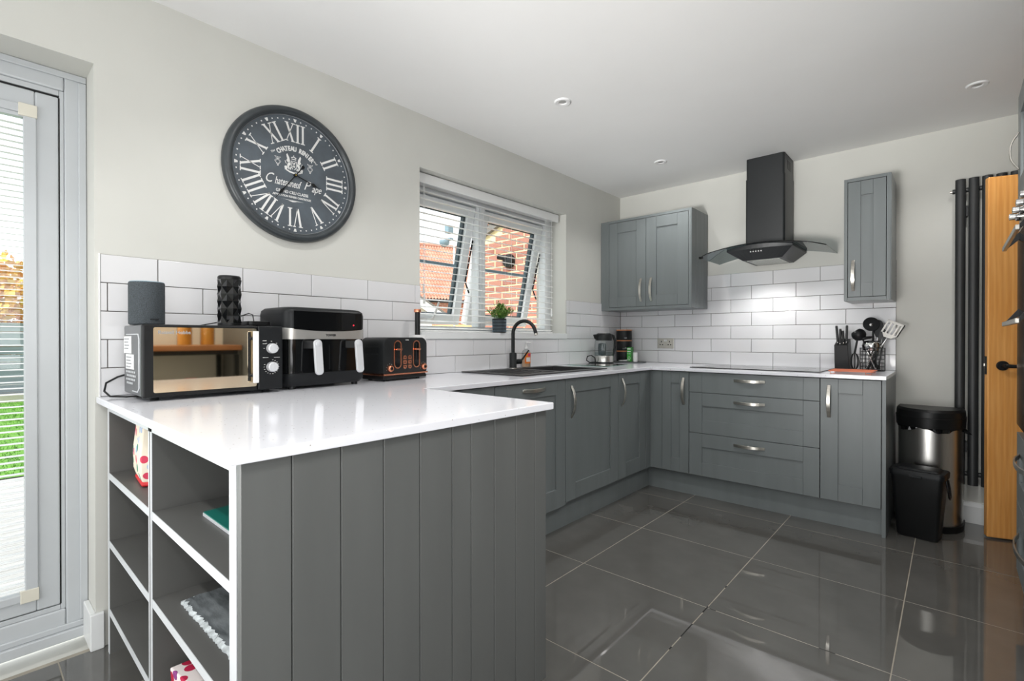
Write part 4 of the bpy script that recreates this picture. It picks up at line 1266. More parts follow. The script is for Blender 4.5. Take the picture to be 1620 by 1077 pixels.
# kitchen roll holder behind the toaster
kr = thing('kitchen_roll_holder', 'black and copper kitchen roll pole behind the toaster', 'roll holder', (0.060, -2.345, CT))
MB().lathe([(0.048, 0.0005), (0.048, 0.008), (0.046, 0.012)], 36, (0.060, -2.345, CT)).build('base', 'black', kr, smooth=40)
MB().cyl((0.060, -2.345, CT + 0.012), (0.060, -2.345, CT + 0.352), 0.0145, n=24).build('pole', 'blackmatt', kr, smooth=40)
MB().lathe([(0.0165, 0.352), (0.020, 0.354), (0.020, 0.366), (0.0185, 0.370), (0.0001, 0.371)], 24, (0.060, -2.345, CT), cap=False).build('copper_cap', 'copper', kr, smooth=40)
ro = thing('kitchen_roll', 'white paper kitchen roll on the copper topped pole', 'kitchen roll', (0.060, -2.345, CT + 0.012))
MB().lathe([(0.022, 0), (0.045, 0.0), (0.0455, 0.001), (0.0455, 0.212), (0.0445, 0.214), (0.022, 0.214), (0.022, 0)], 40, (0.060, -2.345, CT + 0.013), cap=False).build('paper', 'white_plastic', ro, smooth=40)
MB().lathe([(0.0205, 0), (0.022, 0), (0.022, 0.2142), (0.0205, 0.2142), (0.0205, 0)], 24, (0.060, -2.345, CT + 0.013), cap=False).build('card_tube', 'cream', ro, smooth=40)

# ------------------------------------------------------------------ potted plant on the sill
pp = thing('potted_plant', 'small bushy green plant in a grey ribbed pot on the sill', 'plant', (-0.03, -1.60, 1.142))
pc = (-0.020, -1.597, 1.1425)
MB().lathe([(0.038, 0), (0.046, 0.003), (0.0485, 0.095), (0.0445, 0.095), (0.044, 0.082), (0.0001, 0.082)], 36, pc, cap=False).build('pot', 'charcoal', pp, smooth=40)
rb = MB()
for k in range(30):
    for h_ in range(4):
        pts = []
        for q in range(5):
            t = (h_ + q / 4 * 0.7) / 4; a = 2 * PI * k / 30 + t * 1.0
            r_ = 0.0465 + 0.002 * t
            pts.append((pc[0] + r_ * math.cos(a), pc[1] + r_ * math.sin(a), pc[2] + 0.006 + t * 0.086))
        rb.tube(pts, 0.0011, 4)
rb.build('pot_ridges', 'bluegrey', pp, kind='stuff')
MB().lathe([(0.0001, 0.088), (0.044, 0.084)], 20, pc, cap=False).build('soil', 'bark', pp)
stem = MB(); lf = MB()
for k in range(70):
    a = random.uniform(0, 2 * PI); sp_ = random.uniform(0.0, 1.0) ** 0.6
    o = Vector((pc[0] + 0.030 * sp_ * math.cos(a), pc[1] + 0.030 * sp_ * math.sin(a), pc[2] + 0.083))
    e = o + Vector(((0.060 if math.cos(a) > 0 else 0.012) * sp_ * math.cos(a) + 0.006 * sp_, 0.088 * sp_ * math.sin(a), random.uniform(0.065, 0.118) * (1.15 - 0.5 * sp_)))
    mid = (o + e) / 2 + Vector((0, 0, 0.014))
    stem.tube([o, mid, e], [0.0014, 0.0012, 0.0008], 4)
    for q in range(12):
        t = 0.25 + 0.75 * q / 11
        p = (o * (1 - t) ** 2 + mid * 2 * t * (1 - t) + e * t * t)
        dr = Vector((random.uniform(-1, 1), random.uniform(-1, 1), random.uniform(0.1, 1.2))).normalized()
        L = random.uniform(0.014, 0.025); sd_v = dr.cross(Vector((random.uniform(-1, 1), random.uniform(-1, 1), 1))).normalized() * L * 0.2
        up_ = dr.cross(sd_v).normalized() * L * 0.08
        lf.f.append([lf.pt(p), lf.pt(p + dr * L * 0.5 + sd_v + up_), lf.pt(p + dr * L), lf.pt(p + dr * L * 0.5 - sd_v + up_)])
stem.build('stems', 'greendark', pp, kind='stuff')
lf.build('foliage', 'leaf', pp, kind='stuff')

# ------------------------------------------------------------------ soap bottle
sb = thing('soap_bottle', 'clear pump bottle of peach soap with orange label behind the sink', 'bottle', (0.055, -1.405, CT + 0.007))
so_ = (0.052, -1.400, CT + 0.0078)
def orect(z, a, b_, n=24):
    return [(so_[0] + a * math.cos(2 * PI * k / n), so_[1] + b_ * math.sin(2 * PI * k / n), so_[2] + z) for k in range(n)]
MB().loft([orect(0.0, 0.022, 0.036), orect(0.004, 0.024, 0.040), orect(0.095, 0.024, 0.040), orect(0.112, 0.021, 0.034), orect(0.124, 0.012, 0.014), orect(0.130, 0.011, 0.012)]).build('bottle', 'clearglass', sb, smooth=60)
MB().loft([orect(0.003, 0.022, 0.037), orect(0.070, 0.022, 0.037)]).build('liquid', mat('peach_liquid', (228, 190, 160), 0.2), sb, smooth=60)
MB().loft([[(so_[0] + 0.0245 * math.cos(t), so_[1] + 0.0405 * math.sin(t), so_[2] + z) for t in [R(-52 + k * 10.4) for k in range(11)]] for z in (0.026, 0.100)], cap=False, closed=False).build('label', 'orange', sb, smooth=60)
MB().loft([[(so_[0] + 0.0249 * math.cos(t), so_[1] + 0.0409 * math.sin(t), so_[2] + z) for t in [R(-10 + k * 8) for k in range(6)]] for z in (0.076, 0.094)], cap=False, closed=False).build('label_emblem', 'pink', sb, smooth=60)
MB().loft([[(so_[0] + 0.0249 * math.cos(t), so_[1] + 0.0409 * math.sin(t), so_[2] + z) for t in [R(-35 + k * 10) for k in range(7)]] for z in (0.038, 0.068)], cap=False, closed=False).build('label_panel', 'white_plastic', sb, smooth=60)
pm = MB(); pm.lathe([(0.0125, 0.128), (0.0125, 0.142), (0.006, 0.145), (0.005, 0.165), (0.010, 0.168), (0.010, 0.178)], 16, so_)
pm.tube([(so_[0], so_[1], so_[2] + 0.172), (so_[0] + 0.035, so_[1] + 0.012, so_[2] + 0.170)], [0.006, 0.004], 8)
pm.build('pump', 'white_plastic', sb, smooth=50)

# ------------------------------------------------------------------ kettle
kt = thing('glass_kettle', 'glass kettle with black lid and steel base near the corner', 'kettle', (0.125, -0.485, CT))
kc = (0.125, -0.490, CT)
MB().lathe([(0.078, 0.0008), (0.079, 0.012), (0.078, 0.015)], 40, kc).build('power_base', 'black', kt, smooth=40)
MB().lathe([(0.077, 0.016), (0.077, 0.062), (0.075, 0.066)], 40, kc).build('steel_collar', 'steel', kt, smooth=40)
MB().lathe([(0.0755, 0.066), (0.0765, 0.10), (0.0765, 0.15), (0.073, 0.19), (0.066, 0.205)], 40, kc, cap=False).build('glass_body', 'clearglass', kt, smooth=60)
MB().lathe([(0.067, 0.19), (0.070, 0.205), (0.066, 0.232), (0.060, 0.245), (0.052, 0.249)], 40, kc).build('lid', 'blackmatt', kt, smooth=40)
MB().lathe([(0.050, 0.249), (0.048, 0.2515), (0.0001, 0.252)], 32, kc, cap=False).build('lid_top', 'steel', kt, smooth=40)
spo = MB(); spo.loft([[(kc[0] - 0.052, kc[1] - 0.055, kc[2] + 0.242), (kc[0] - 0.02, kc[1] - 0.062, kc[2] + 0.242), (kc[0] - 0.02, kc[1] - 0.06, kc[2] + 0.195), (kc[0] - 0.05, kc[1] - 0.05, kc[2] + 0.195)], [(kc[0] - 0.055, kc[1] - 0.082, kc[2] + 0.238), (kc[0] - 0.035, kc[1] - 0.085, kc[2] + 0.238), (kc[0] - 0.03, kc[1] - 0.072, kc[2] + 0.205), (kc[0] - 0.05, kc[1] - 0.066, kc[2] + 0.205)]])
spo.build('spout', 'blackmatt', kt, bevel=0.004)
hd = Vector((0.55, 0.83, 0)).normalized(); kc_ = Vector(kc)
hp = [kc_ + hd * 0.058 + Vector((0, 0, 0.235)), kc_ + hd * 0.085 + Vector((0, 0, 0.228)), kc_ + hd * 0.100 + Vector((0, 0, 0.19)), kc_ + hd * 0.098 + Vector((0, 0, 0.13)), kc_ + hd * 0.088 + Vector((0, 0, 0.085)), kc_ + hd * 0.076 + Vector((0, 0, 0.060))]
MB().tube(hp, [0.012, 0.012, 0.011, 0.010, 0.009, 0.010], 10).build('handle', 'blackmatt', kt, smooth=60)
MB().lathe([(0.072, 0.067), (0.0725, 0.093)], 32, kc).build('water', glass('water', (0.9, 0.95, 0.94), 0.6, 0.0, 1.33), kt, smooth=60)
MB().lathe([(0.004, 0.067), (0.030, 0.072), (0.034, 0.13), (0.030, 0.165), (0.006, 0.17)], 20, (kc[0] - 0.01, kc[1] - 0.01, kc[2]), cap=True).build('infuser', 'smoked', kt, smooth=60)
MB().tube([(0.09, -0.56, CT + 0.012), (0.06, -0.60, CT + 0.010), (0.05, -0.635, CT + 0.03), (0.06, -0.635, CT + 0.062), (0.085, -0.615, CT + 0.070), (0.105, -0.595, CT + 0.05), (0.10, -0.575, CT + 0.012), (0.075, -0.55, CT + 0.004), (0.03, -0.50, CT + 0.004), (0.015, -0.46, CT + 0.004)], 0.0042, 8).build('power_cord', 'black', kt, smooth=60)

# ------------------------------------------------------------------ corner tray and its things
tr = thing('slate_tray', 'round dark tray in the worktop corner under the canisters', 'tray', (0.175, -0.165, CT))
MB().lathe([(0.0001, 0.0008), (0.150, 0.0008), (0.154, 0.004), (0.154, 0.0075), (0.150, 0.0085), (0.0001, 0.0085)], 56, (0.172, -0.168, CT), cap=False).build('plate', mat('tray_slate', (88, 92, 94), 0.4, var=0.1, scale=20), tr, smooth=35)
def canister(z, word, label):
    c = thing('canister', label, 'canister', (0.107, -0.118, z), group='black storage canisters stacked in the corner')
    cc = (0.107, -0.118, z)
    MB().lathe([(0.0655, 0.0005), (0.067, 0.003), (0.067, 0.080), (0.066, 0.0825)], 40, cc).build('body', 'blackmatt', c, smooth=40)
    MB().lathe([(0.066, 0.083), (0.0685, 0.0835), (0.0685, 0.0905), (0.066, 0.0915)], 40, cc).build('copper_lid', 'copper_w', c, smooth=40)
    if word:
        d_ = (CAM - Vector(cc)); d_.z = 0; d_.normalize()
        T_ = basis(Vector(cc) + d_ * 0.0672 + Vector((0, 0, 0.020)), Vector((-d_.y, d_.x, 0)), d_)
        text('word', word, 0.026, T_ @ Matrix.Translation((0.012, 0, 0)), 'greyprint', c, sx=0.8)
M['copper_w'] = mat('orange_wood_lid', (206, 134, 86), 0.4, var=0.05, scale=20)
canister(CT + 0.0088, '', 'lowest black canister of the stack, half hidden by the green box')
canister(CT + 0.1008, 'coffee', 'middle black canister of the stack lettered coffee')
canister(CT + 0.1928, 'tea', 'topmost black canister of the stack lettered tea')
tz = CT + 0.0088
bx = thing('tea_box', 'green and white printed tea box on the corner tray', 'box')
# local frame rotated so one narrow and one broad face show
MB().box(-0.018, 0.018, -0.05, 0.05, 0.0, 0.122).build('carton', 'green', bx, bevel=0.0008)
MB().box(-0.0185, 0.0185, 0.012, 0.0535, 0.096, 0.1235).build('carton_flap', 'greendark', bx)
pr_ = MB()
for (a, b_, z0_, z1_) in ((-0.015, 0.013, 0.105, 0.114), (-0.015, 0.014, 0.083, 0.090), (-0.014, -0.008, 0.066, 0.070), (-0.004, 0.012, 0.066, 0.069)):
    pr_.box(a, b_, -0.0504, -0.0498, z0_, z1_)
pr_.build('carton_lettering', 'print', bx)
ri = MB()
ri.tube([(0.011 * math.cos(t), -0.0503, 0.030 + 0.014 * math.sin(t)) for t in [2 * PI * k / 20 for k in range(20)]], 0.001, 4, closed=True)
ri.tube([(-0.005, -0.0503, 0.02), (0.0, -0.0503, 0.042), (0.006, -0.0503, 0.022)], 0.001, 4)
ri.build('carton_emblem', 'print', bx)
place(bx, (0.199, -0.180, tz), R(18))
tu = thing('white_tub', 'small white lidded tub beside the green tea box', 'tub', (0.262, -0.190, tz))
MB().lathe([(0.0185, 0.0005), (0.019, 0.004), (0.019, 0.060), (0.0175, 0.063)], 24, (0.258, -0.200, tz)).build('body', 'white_plastic', tu, smooth=40)
MB().lathe([(0.0195, 0.063), (0.0195, 0.077), (0.018, 0.079)], 24, (0.258, -0.200, tz)).build('lid', 'white_plastic', tu, smooth=40)
sr = thing('spoon_rest', 'small white dish holding a spoon in front of the canisters', 'dish', (0.205, -0.265, tz))
MB().lathe([(0.0001, 0.001), (0.030, 0.001), (0.050, 0.010), (0.0505, 0.012), (0.029, 0.004), (0.0001, 0.004)], 32, (0.185, -0.258, tz), cap=False).build('dish', 'white_plastic', sr, smooth=50)
spn = thing('teaspoon', 'steel teaspoon lying in the small white dish', 'spoon', (0.2, -0.26, tz + 0.01))
MB().tube([(0.165, -0.252, tz + 0.012), (0.21, -0.27, tz + 0.017), (0.245, -0.285, tz + 0.022)], [0.0025, 0.002, 0.003], 6).build('handle', 'chrome', spn, smooth=60)
MB().ball((0.158, -0.249, tz + 0.012), 0.014, 14, 6, sc=(1, 0.7, 0.25)).build('bowl', 'chrome', spn, smooth=60)
gb = MB().prism(rrect(0.045, 0.395, -0.90, -0.585, 0.01), CT + 0.0015, CT + 0.0065)
tag(gb.build('glass_chopping_board', 'greenglass', bevel=0.001), 'pale green glass board lying between sink and kettle', 'chopping board')

# ------------------------------------------------------------------ knife block
kb = thing('knife_block', 'black knife block holding four knives on the hob worktop', 'knife block', (1.735, -0.13, CT))
MB().loft([[(1.694, -0.185, CT + .0008), (1.776, -0.185, CT + .0008), (1.776, -0.055, CT + .0008), (1.694, -0.055, CT + .0008)], [(1.694, -0.205, CT + 0.165), (1.768, -0.205, CT + 0.165), (1.768, -0.075, CT + 0.205), (1.694, -0.075, CT + 0.205)]]).build('block', 'black', kb, bevel=0.003)
kn = []
for i, (x, y, h_, tilt) in enumerate(((1.707, -0.150, 0.105, -0.006), (1.724, -0.175, 0.092, 0.002), (1.741, -0.16, 0.075, -0.004), (1.754, -0.145, 0.105, 0.004))):
    zt = CT + 0.165 + (y + 0.205) / 0.13 * 0.04
    k = thing('kitchen_knife', ['knife with the tall handle at the left of the block', 'knife second from the left in the black block', 'shorter knife third from the left in the black block', 'knife with tall handle at the right of the block'][i], 'knife', (x, y, zt), group='knives in the black block')
    MB().loft([[(x + s * 0.0065 + tilt * t, y + u * 0.010 - 0.012 * t, zt + 0.002 + h_ * t) for s, u in ((-1, -1), (1, -1), (1, 1), (-1, 1))] for t in (0, 0.25, 0.8, 1.0)]).build('handle', 'blackmatt', k, bevel=0.003)
    MB().cyl((x + tilt, y - 0.012, zt + 0.002 + h_), (x + tilt, y - 0.0125, zt + 0.006 + h_), 0.0068, n=12).build('end_cap', 'steel', k)
    MB().box(x - 0.001, x + 0.001, y - 0.010, y + 0.010, zt - 0.03, zt + 0.002).build('blade', 'steel', k)

# ------------------------------------------------------------------ utensil caddy
uc = Vector((1.893, -0.150, CT))
ca = thing('utensil_caddy', 'black wire caddy full of utensils at the worktop end', 'utensil holder', uc)
wb = MB()
for z in (0.004, 0.028, 0.052, 0.076, 0.100, 0.124, 0.146):
    wb.tube([(uc.x + 0.066 * math.cos(t), uc.y + 0.066 * math.sin(t), uc.z + z) for t in [2 * PI * k / 32 for k in range(32)]], 0.0022 if z in (0.004, 0.146) else 0.0014, 5, closed=True)
for k in range(22):
    a = 2 * PI * k / 22
    wb.cyl((uc.x + 0.066 * math.cos(a), uc.y + 0.066 * math.sin(a), uc.z + 0.004), (uc.x + 0.066 * math.cos(a), uc.y + 0.066 * math.sin(a), uc.z + 0.146), 0.0013, n=5)
wb.build('wire_cage', 'black', ca)
MB().lathe([(0.0001, 0.001), (0.066, 0.001), (0.066, 0.004), (0.0001, 0.004)], 28, uc, cap=False).build('base_plate', 'black', ca)
bd = MB(); bd.loft([[(uc.x + 0.058, uc.y - 0.05, uc.z + 0.001), (uc.x + 0.072, uc.y - 0.04, uc.z + 0.001), (uc.x + 0.072, uc.y + 0.04, uc.z + .001), (uc.x + .058, uc.y + .05, uc.z + .001)], [(uc.x + 0.058, uc.y - 0.05, uc.z + 0.14), (uc.x + 0.072, uc.y - 0.04, uc.z + 0.14), (uc.x + 0.072, uc.y + 0.04, uc.z + .14), (uc.x + .058, uc.y + .05, uc.z + .14)]])
UG = 'utensils standing in the wire caddy'
def stick(x0, y0, x1, y1, z1, r0, r1, m, root, z0=0.012):
    MB().tube([(uc.x + x0, uc.y + y0, uc.z + z0), (uc.x + (x0 + x1) / 2, uc.y + (y0 + y1) / 2, uc.z + (z0 + z1) / 2), (uc.x + x1, uc.y + y1, uc.z + z1)], [r0, r1, r1], 8).build('handle', m, root, smooth=60)
u = thing('ladle', 'black ladle with round bowl at the caddy left', 'ladle', uc + Vector((0, 0, .01)), UG)
stick(0.03, 0.0, -0.05, -0.02, 0.205, 0.006, 0.005, 'black', u)
MB(Matrix.Translation((uc.x - 0.070, uc.y - 0.02, uc.z + 0.232)) @ Matrix.Rotation(R(-35), 4, 'Y')).ball((0, 0, 0), 0.040, 20, 10, z0=-1, z1=0.75).build('bowl', 'black', u, smooth=50)
u = thing('slotted_spoon', 'black shallow skimmer lying under the ladle bowl', 'spoon', uc + Vector((0, 0, .01)), UG)
stick(0.035, 0.03, -0.055, 0.02, 0.165, 0.006, 0.005, 'black', u)
MB(Matrix.Translation((uc.x - 0.045, uc.y + 0.0, uc.z + 0.208)) @ Matrix.Rotation(R(-12), 4, 'Y')).ball((0, 0, 0), 0.052, 20, 5, sc=(1, 0.8, 0.22)).build('bowl', 'black', u, smooth=50)
u = thing('pizza_cutter_disc', 'tall utensil with large round grey disc head', 'utensil', uc + Vector((0, 0, .01)), UG)
stick(0.0, 0.03, 0.0, 0.04, 0.26, 0.006, 0.006, 'black', u)
Td = Matrix.Translation((uc.x - 0.010, uc.y + 0.035, uc.z + 0.300)) @ Matrix.Rotation(R(82), 4, 'X') @ Matrix.Rotation(R(14), 4, 'Y')
MB(Td).prism(circ(0, 0, 0.045, 36), -0.003, 0.003).build('disc', 'charcoal', u, bevel=0.002)
MB(Td).lathe([(0.012, 0.003), (0.010, 0.008), (0.0001, 0.009)], 16, (0, -0.005, 0), cap=False).build('hub', 'chrome', u, smooth=40)
u = thing('grater_paddle', 'broad grey paddle leaning behind the round disc head', 'utensil', uc + Vector((0, 0, .01)), UG)
stick(0.01, 0.04, 0.022, 0.05, 0.215, 0.006, 0.006, 'chrome', u)
MB(Matrix.Translation((uc.x + 0.028, uc.y + 0.052, uc.z + 0.270)) @ Matrix.Rotation(R(84), 4, 'X') @ Matrix.Rotation(R(16), 4, 'Z')).prism(rrect(-0.030, 0.030, -0.062, 0.058, 0.026), -0.002, 0.002).build('paddle', 'charcoal', u, bevel=0.001)
u = thing('potato_masher', 'chrome domed masher head standing in the caddy middle', 'masher', uc + Vector((0, 0, .01)), UG)
MB().lathe([(0.044, 0.130), (0.052, 0.158), (0.050, 0.178), (0.034, 0.192), (0.0001, 0.196)], 32, uc + Vector((-0.002, -0.012, 0)), cap=False).build('dome', 'chrome', u, smooth=50)
MB().tube([(uc.x - 0.01, uc.y, uc.z + 0.012), (uc.x - 0.004, uc.y - 0.01, uc.z + 0.185)], 0.006, 8).build('handle', 'chrome', u, smooth=60)
u = thing('slotted_turner', 'steel slotted fish slice leaning out to the right', 'turner', uc + Vector((0, 0, .01)), UG)
stick(-0.035, 0.0, 0.072, 0.0, 0.205, 0.006, 0.0055, 'chrome', u)
Tt = Matrix.Translation((uc.x + 0.098, uc.y + 0.004, uc.z + 0.262)) @ Matrix.Rotation(R(76), 4, 'X') @ Matrix.Rotation(R(-24), 4, 'Z')
hd_ = MB(Tt)
hd_.prism([(-0.044, 0.042), (-0.044, 0.056), (0.046, 0.050), (0.046, 0.036)], -0.0012, 0.0012)
hd_.prism([(-0.020, -0.056), (0.020, -0.056), (0.040, -0.030), (-0.038, -0.030)], -0.0012, 0.0012)
for a in (-0.041, -0.020, 0.001, 0.022, 0.041):
    hd_.prism([(a - 0.005, -0.031), (a + 0.004, -0.031), (a + 0.005, 0.043), (a - 0.005, 0.043)], -0.0011, 0.0011)
hd_.build('slotted_blade', 'steel', u)
MB(Tt).prism([(0.041, -0.034), (0.047, -0.034), (0.051, 0.050), (0.045, 0.052)], -0.003, 0.003).build('black_edge', 'black', u)
u = thing('serving_tongs', 'black tongs standing upright between masher and fish slice', 'tongs', uc + Vector((0, 0, .01)), UG)
for s in (-1, 1):
    MB().loft([[(uc.x + 0.02 + 0.030 * t + s * 0.010 - w_, uc.y + 0.02, uc.z + z), (uc.x + 0.02 + 0.030 * t + s * 0.010 + w_, uc.y + 0.02, uc.z + z), (uc.x + 0.02 + 0.030 * t + s * 0.010 + w_, uc.y + 0.027, uc.z + z), (uc.x + 0.02 + 0.030 * t + s * 0.010 - w_, uc.y + 0.027, uc.z + z)] for t, z, w_ in ((0, 0.012, 0.004), (0.7, 0.17, 0.006), (1.1, 0.23, 0.011), (1.25, 0.262, 0.009))]).build('arm', 'black', u)
u = thing('black_spatula', 'black flat spatula leaning inside the caddy to the right', 'spatula', uc + Vector((0, 0, .01)), UG)
stick(-0.02, -0.03, 0.045, -0.03, 0.175, 0.006, 0.006, 'black', u)
u = thing('black_whisk', 'black whisk standing on its wires against the caddy left side', 'whisk', uc + Vector((0, 0, .01)))
wk = MB()
for k in range(4):
    a = PI * k / 4; pts = []
    for q in range(13):
        t = PI * q / 12
        pts.append((uc.x - 0.090 + 0.024 * math.sin(t) * math.cos(a) * (1 if q < 7 else -1 if False else 1) * (1), uc.y - 0.030 + 0.022 * math.sin(t) * math.sin(a), uc.z + 0.060 + 0.052 * math.cos(t)))
    wk.tube(pts, 0.002, 5)
    wk.tube([(2 * (uc.x - 0.090) - p[0], 2 * (uc.y - 0.030) - p[1], p[2]) for p in pts], 0.002, 5)
wk.build('wires', 'black', u)
MB().tube([(uc.x - 0.090, uc.y - 0.030, uc.z + 0.112), (uc.x - 0.076, uc.y - 0.028, uc.z + 0.20)], 0.006, 8).build('handle', 'black', u, smooth=60)
for i, (x0, x1, lab) in enumerate(((-0.03, 0.02, 'steel table fork standing among the caddy utensils'), (0.02, -0.03, 'steel table spoon handle standing in the caddy'))):
    u = thing('table_fork' if i == 0 else 'serving_spoon', lab, 'cutlery', uc + Vector((0, 0, .01)), UG)
    stick(x0, -0.025 - i * .012, x1, -0.035 - i * .012, 0.15, 0.003, 0.005, 'chrome', u)

# ------------------------------------------------------------------ copper wire trivet
tv = thing('copper_trivet', 'coral copper wire cooling rack lying beside the hob', 'trivet', (1.83, -0.5, CT))
q = MB(); z = CT + 0.017
X0, X1, Y0, Y1 = 1.728, 1.940, -0.615, -0.385
q.tube([(X0, Y0, z), (X1, Y0, z), (X1, Y1, z), (X0, Y1, z)], 0.0026, 6, closed=True)
for k in range(1, 18):
    x = X0 + (X1 - X0) * k / 18
    q.cyl((x, Y0, z), (x, Y1, z), 0.0016, n=5)
for k in range(1, 10):
    y = Y0 + (Y1 - Y0) * k / 10
    q.cyl((X0, y, z + 0.002), (X1, y, z + 0.002), 0.0018, n=5)
q.build('wire_grid', 'copperwire', tv)
for (x, y) in ((X0 + .02, Y0 + .004), (X1 - .02, Y0 + .004), (X0 + .02, Y1 - .004), (X1 - .02, Y1 - .004)):
    MB().tube([(x - 0.012, y, z), (x - 0.012, y, CT + 0.0025), (x + 0.012, y, CT + 0.0025), (x + 0.012, y, z)], 0.0018, 5).build('leg', 'copperwire', tv)

# ------------------------------------------------------------------ things on the open shelves
bgz = 0.634
bag = thing('floral_bag', 'cream floral cloth bag with red trim on the top left shelf', 'bag', (0.24, -3.45, bgz))
BAG = ((0, 0), (0.15, -0.012), (0.20, 0.08), (0.15, 0.16), (0.0, 0.13))
BX, BY = 0.222, -3.645
MB().loft([[(BX + (dx - .1) * q + .1, BY + (dy - .07) * q + .07, bgz + z) for dx, dy in BAG] for z, q in ((0.014, 0.95), (0.04, 1.04), (0.10, 1.06), (0.15, 1.0), (0.185, 0.96), (0.192, 0.9))]).build('cloth', 'floral', bag, bevel=0.006, smooth=50)
MB().loft([[(BX + (dx - .1) * q + .1, BY + (dy - .07) * q + .07, bgz + z) for dx, dy in BAG] for z, q in ((0.0008, 0.93), (0.006, 1.0), (0.016, 0.97))]).build('red_base', 'red', bag, bevel=0.003, smooth=50)
MB().prism([(0.200, bgz + 0.152), (0.190, bgz + 0.158), (0.158, bgz + 0.104), (0.138, bgz + 0.074), (0.165, bgz + 0.064), (0.200, bgz + 0.110)], -3.622, -3.612, 'y').build('red_ribbon', 'red', bag)
fo = thing('teal_folder', 'teal green folder lying on the right upper shelf', 'folder', (0.98, -3.45, bgz))
MB().prism([(0.795, -3.603), (1.03, -3.603), (1.01, -3.38), (0.775, -3.38)], bgz + 0.0008, bgz + 0.006).build('sheets', 'white_plastic', fo)
MB().prism([(0.792, -3.606), (1.033, -3.606), (1.013, -3.377), (0.772, -3.377)], bgz + 0.0063, bgz + 0.011).build('cover', 'teal', fo)
MB().prism([(0.792, -3.6075), (1.033, -3.6075), (1.033, -3.6035), (0.792, -3.6035)], bgz + 0.0005, bgz + 0.0085).build('spine', 'edge', fo)
slz = 0.396
sl = thing('slate_board', 'rough grey slate board with chipped pale edges on the shelf', 'slate board', (0.95, -3.4, slz))
n = 60; edge0 = []
outl = []
P = [(0.735, -3.645), (1.130, -3.640), (1.130, -3.300), (0.738, -3.300)]
for i in range(4):
    a, b_ = P[i], P[(i + 1) % 4]
    for k in range(n):
        t = k / n
        outl.append((a[0] + (b_[0] - a[0]) * t + random.uniform(-.003, .003), a[1] + (b_[1] - a[1]) * t + random.uniform(-.0025, .0025)))
inn = [(0.9325 + (x - 0.9325) * 0.955 + random.uniform(-.003, .003), -3.47 + (y + 3.47) * 0.945 + random.uniform(-.004, .004)) for x, y in outl]
MB().loft([[(x, y, slz + 0.0008) for x, y in outl], [(x, y, slz + 0.004 + random.uniform(0, .002)) for x, y in outl], [(x, y, slz + 0.0105) for x, y in inn]]).build('chipped_edge', 'slatechip', sl)
MB().prism(inn, slz + 0.0095, slz + 0.0112).build('slab', 'slate', sl)
pb = thing('patterned_box', 'pink and white patterned packet on the lowest right shelf', 'packet', (0.80, -3.5, 0.157))
MB().loft([[(0.69, -3.655, 0.158), (0.81, -3.64, 0.158), (0.80, -3.54, 0.158), (0.69, -3.555, 0.158)], [(0.688, -3.658, 0.21), (0.81, -3.645, 0.21), (0.80, -3.545, 0.21), (0.69, -3.558, 0.21)]]).build('packet', 'pinkbox', pb, bevel=0.004)

# ------------------------------------------------------------------ radiator
rd = thing('vertical_radiator', 'tall anthracite column radiator half hidden by the oak door', 'radiator', (2.55, -0.07, 0.24))
t0 = None
for k in range(8):
    if t0 is None:
        t0 = MB().prism([(2.308 + 0.0235 * math.cos(2 * PI * q / 24), -0.077 + 0.015 * math.sin(2 * PI * q / 24)) for q in range(24)], 0.240, 2.046).build('column', 'anthracite', rd, smooth=50, bevel=0.002)
    else:
        share(t0, 'column', rd, (0.0580 * k, 0, 0))
for z in (0.30, 1.985):
    MB().tube([(2.272, -0.048, z), (2.75, -0.048, z)], 0.014, 12).build('manifold', 'anthracite', rd, smooth=50)
MB().cyl((2.262, -0.048, 1.985), (2.274, -0.048, 1.985), 0.008, n=12).build('bleed_plug', 'nickel', rd, smooth=40)
for z in (0.45, 1.85):
    MB().box(2.331, 2.341, -0.06, -0.001, z - 0.02, z + 0.04).box(2.62, 2.63, -0.06, -0.001, z - 0.02, z + 0.04).build('bracket', 'anthracite', rd)

# ------------------------------------------------------------------ oak door standing open
od = thing('door_2', 'honey oak interior door standing open beside the radiator', 'door', kind='structure')
DW = 0.762
MB().box(0, DW, 0.0, 0.040, 0.008, 1.992).build('door_leaf', 'oak', od, bevel=0.006, seg=3)
To = BACK(0.0)
hr = MB(To); hr.lathe([(0.0265, 0.0), (0.0265, 0.007), (0.024, 0.010), (0.0001, 0.0105)], 32, (0.062, 0.955, 0), cap=False)
hr.cyl((0.062, 0.955, 0.008), (0.062, 0.955, 0.046), 0.0095, n=16)
hr.tube([(0.060, 0.955, 0.046), (0.085, 0.954, 0.049), (0.13, 0.952, 0.049), (0.180, 0.950, 0.047)], [0.011, 0.010, 0.0085, 0.0085], 12)
hr.build('lever_handle', 'blackmatt', od, smooth=45)
MB().box(-0.0008, 0.001, 0.008, 0.032, 0.905, 1.005).build('latch_plate', 'blackmatt', od)
MB().box(-0.010, 0.0, 0.014, 0.026, 0.948, 0.966).build('latch_bolt', 'nickel', od, bevel=0.002)
place(od, (2.419, -0.262, 0), R(17))

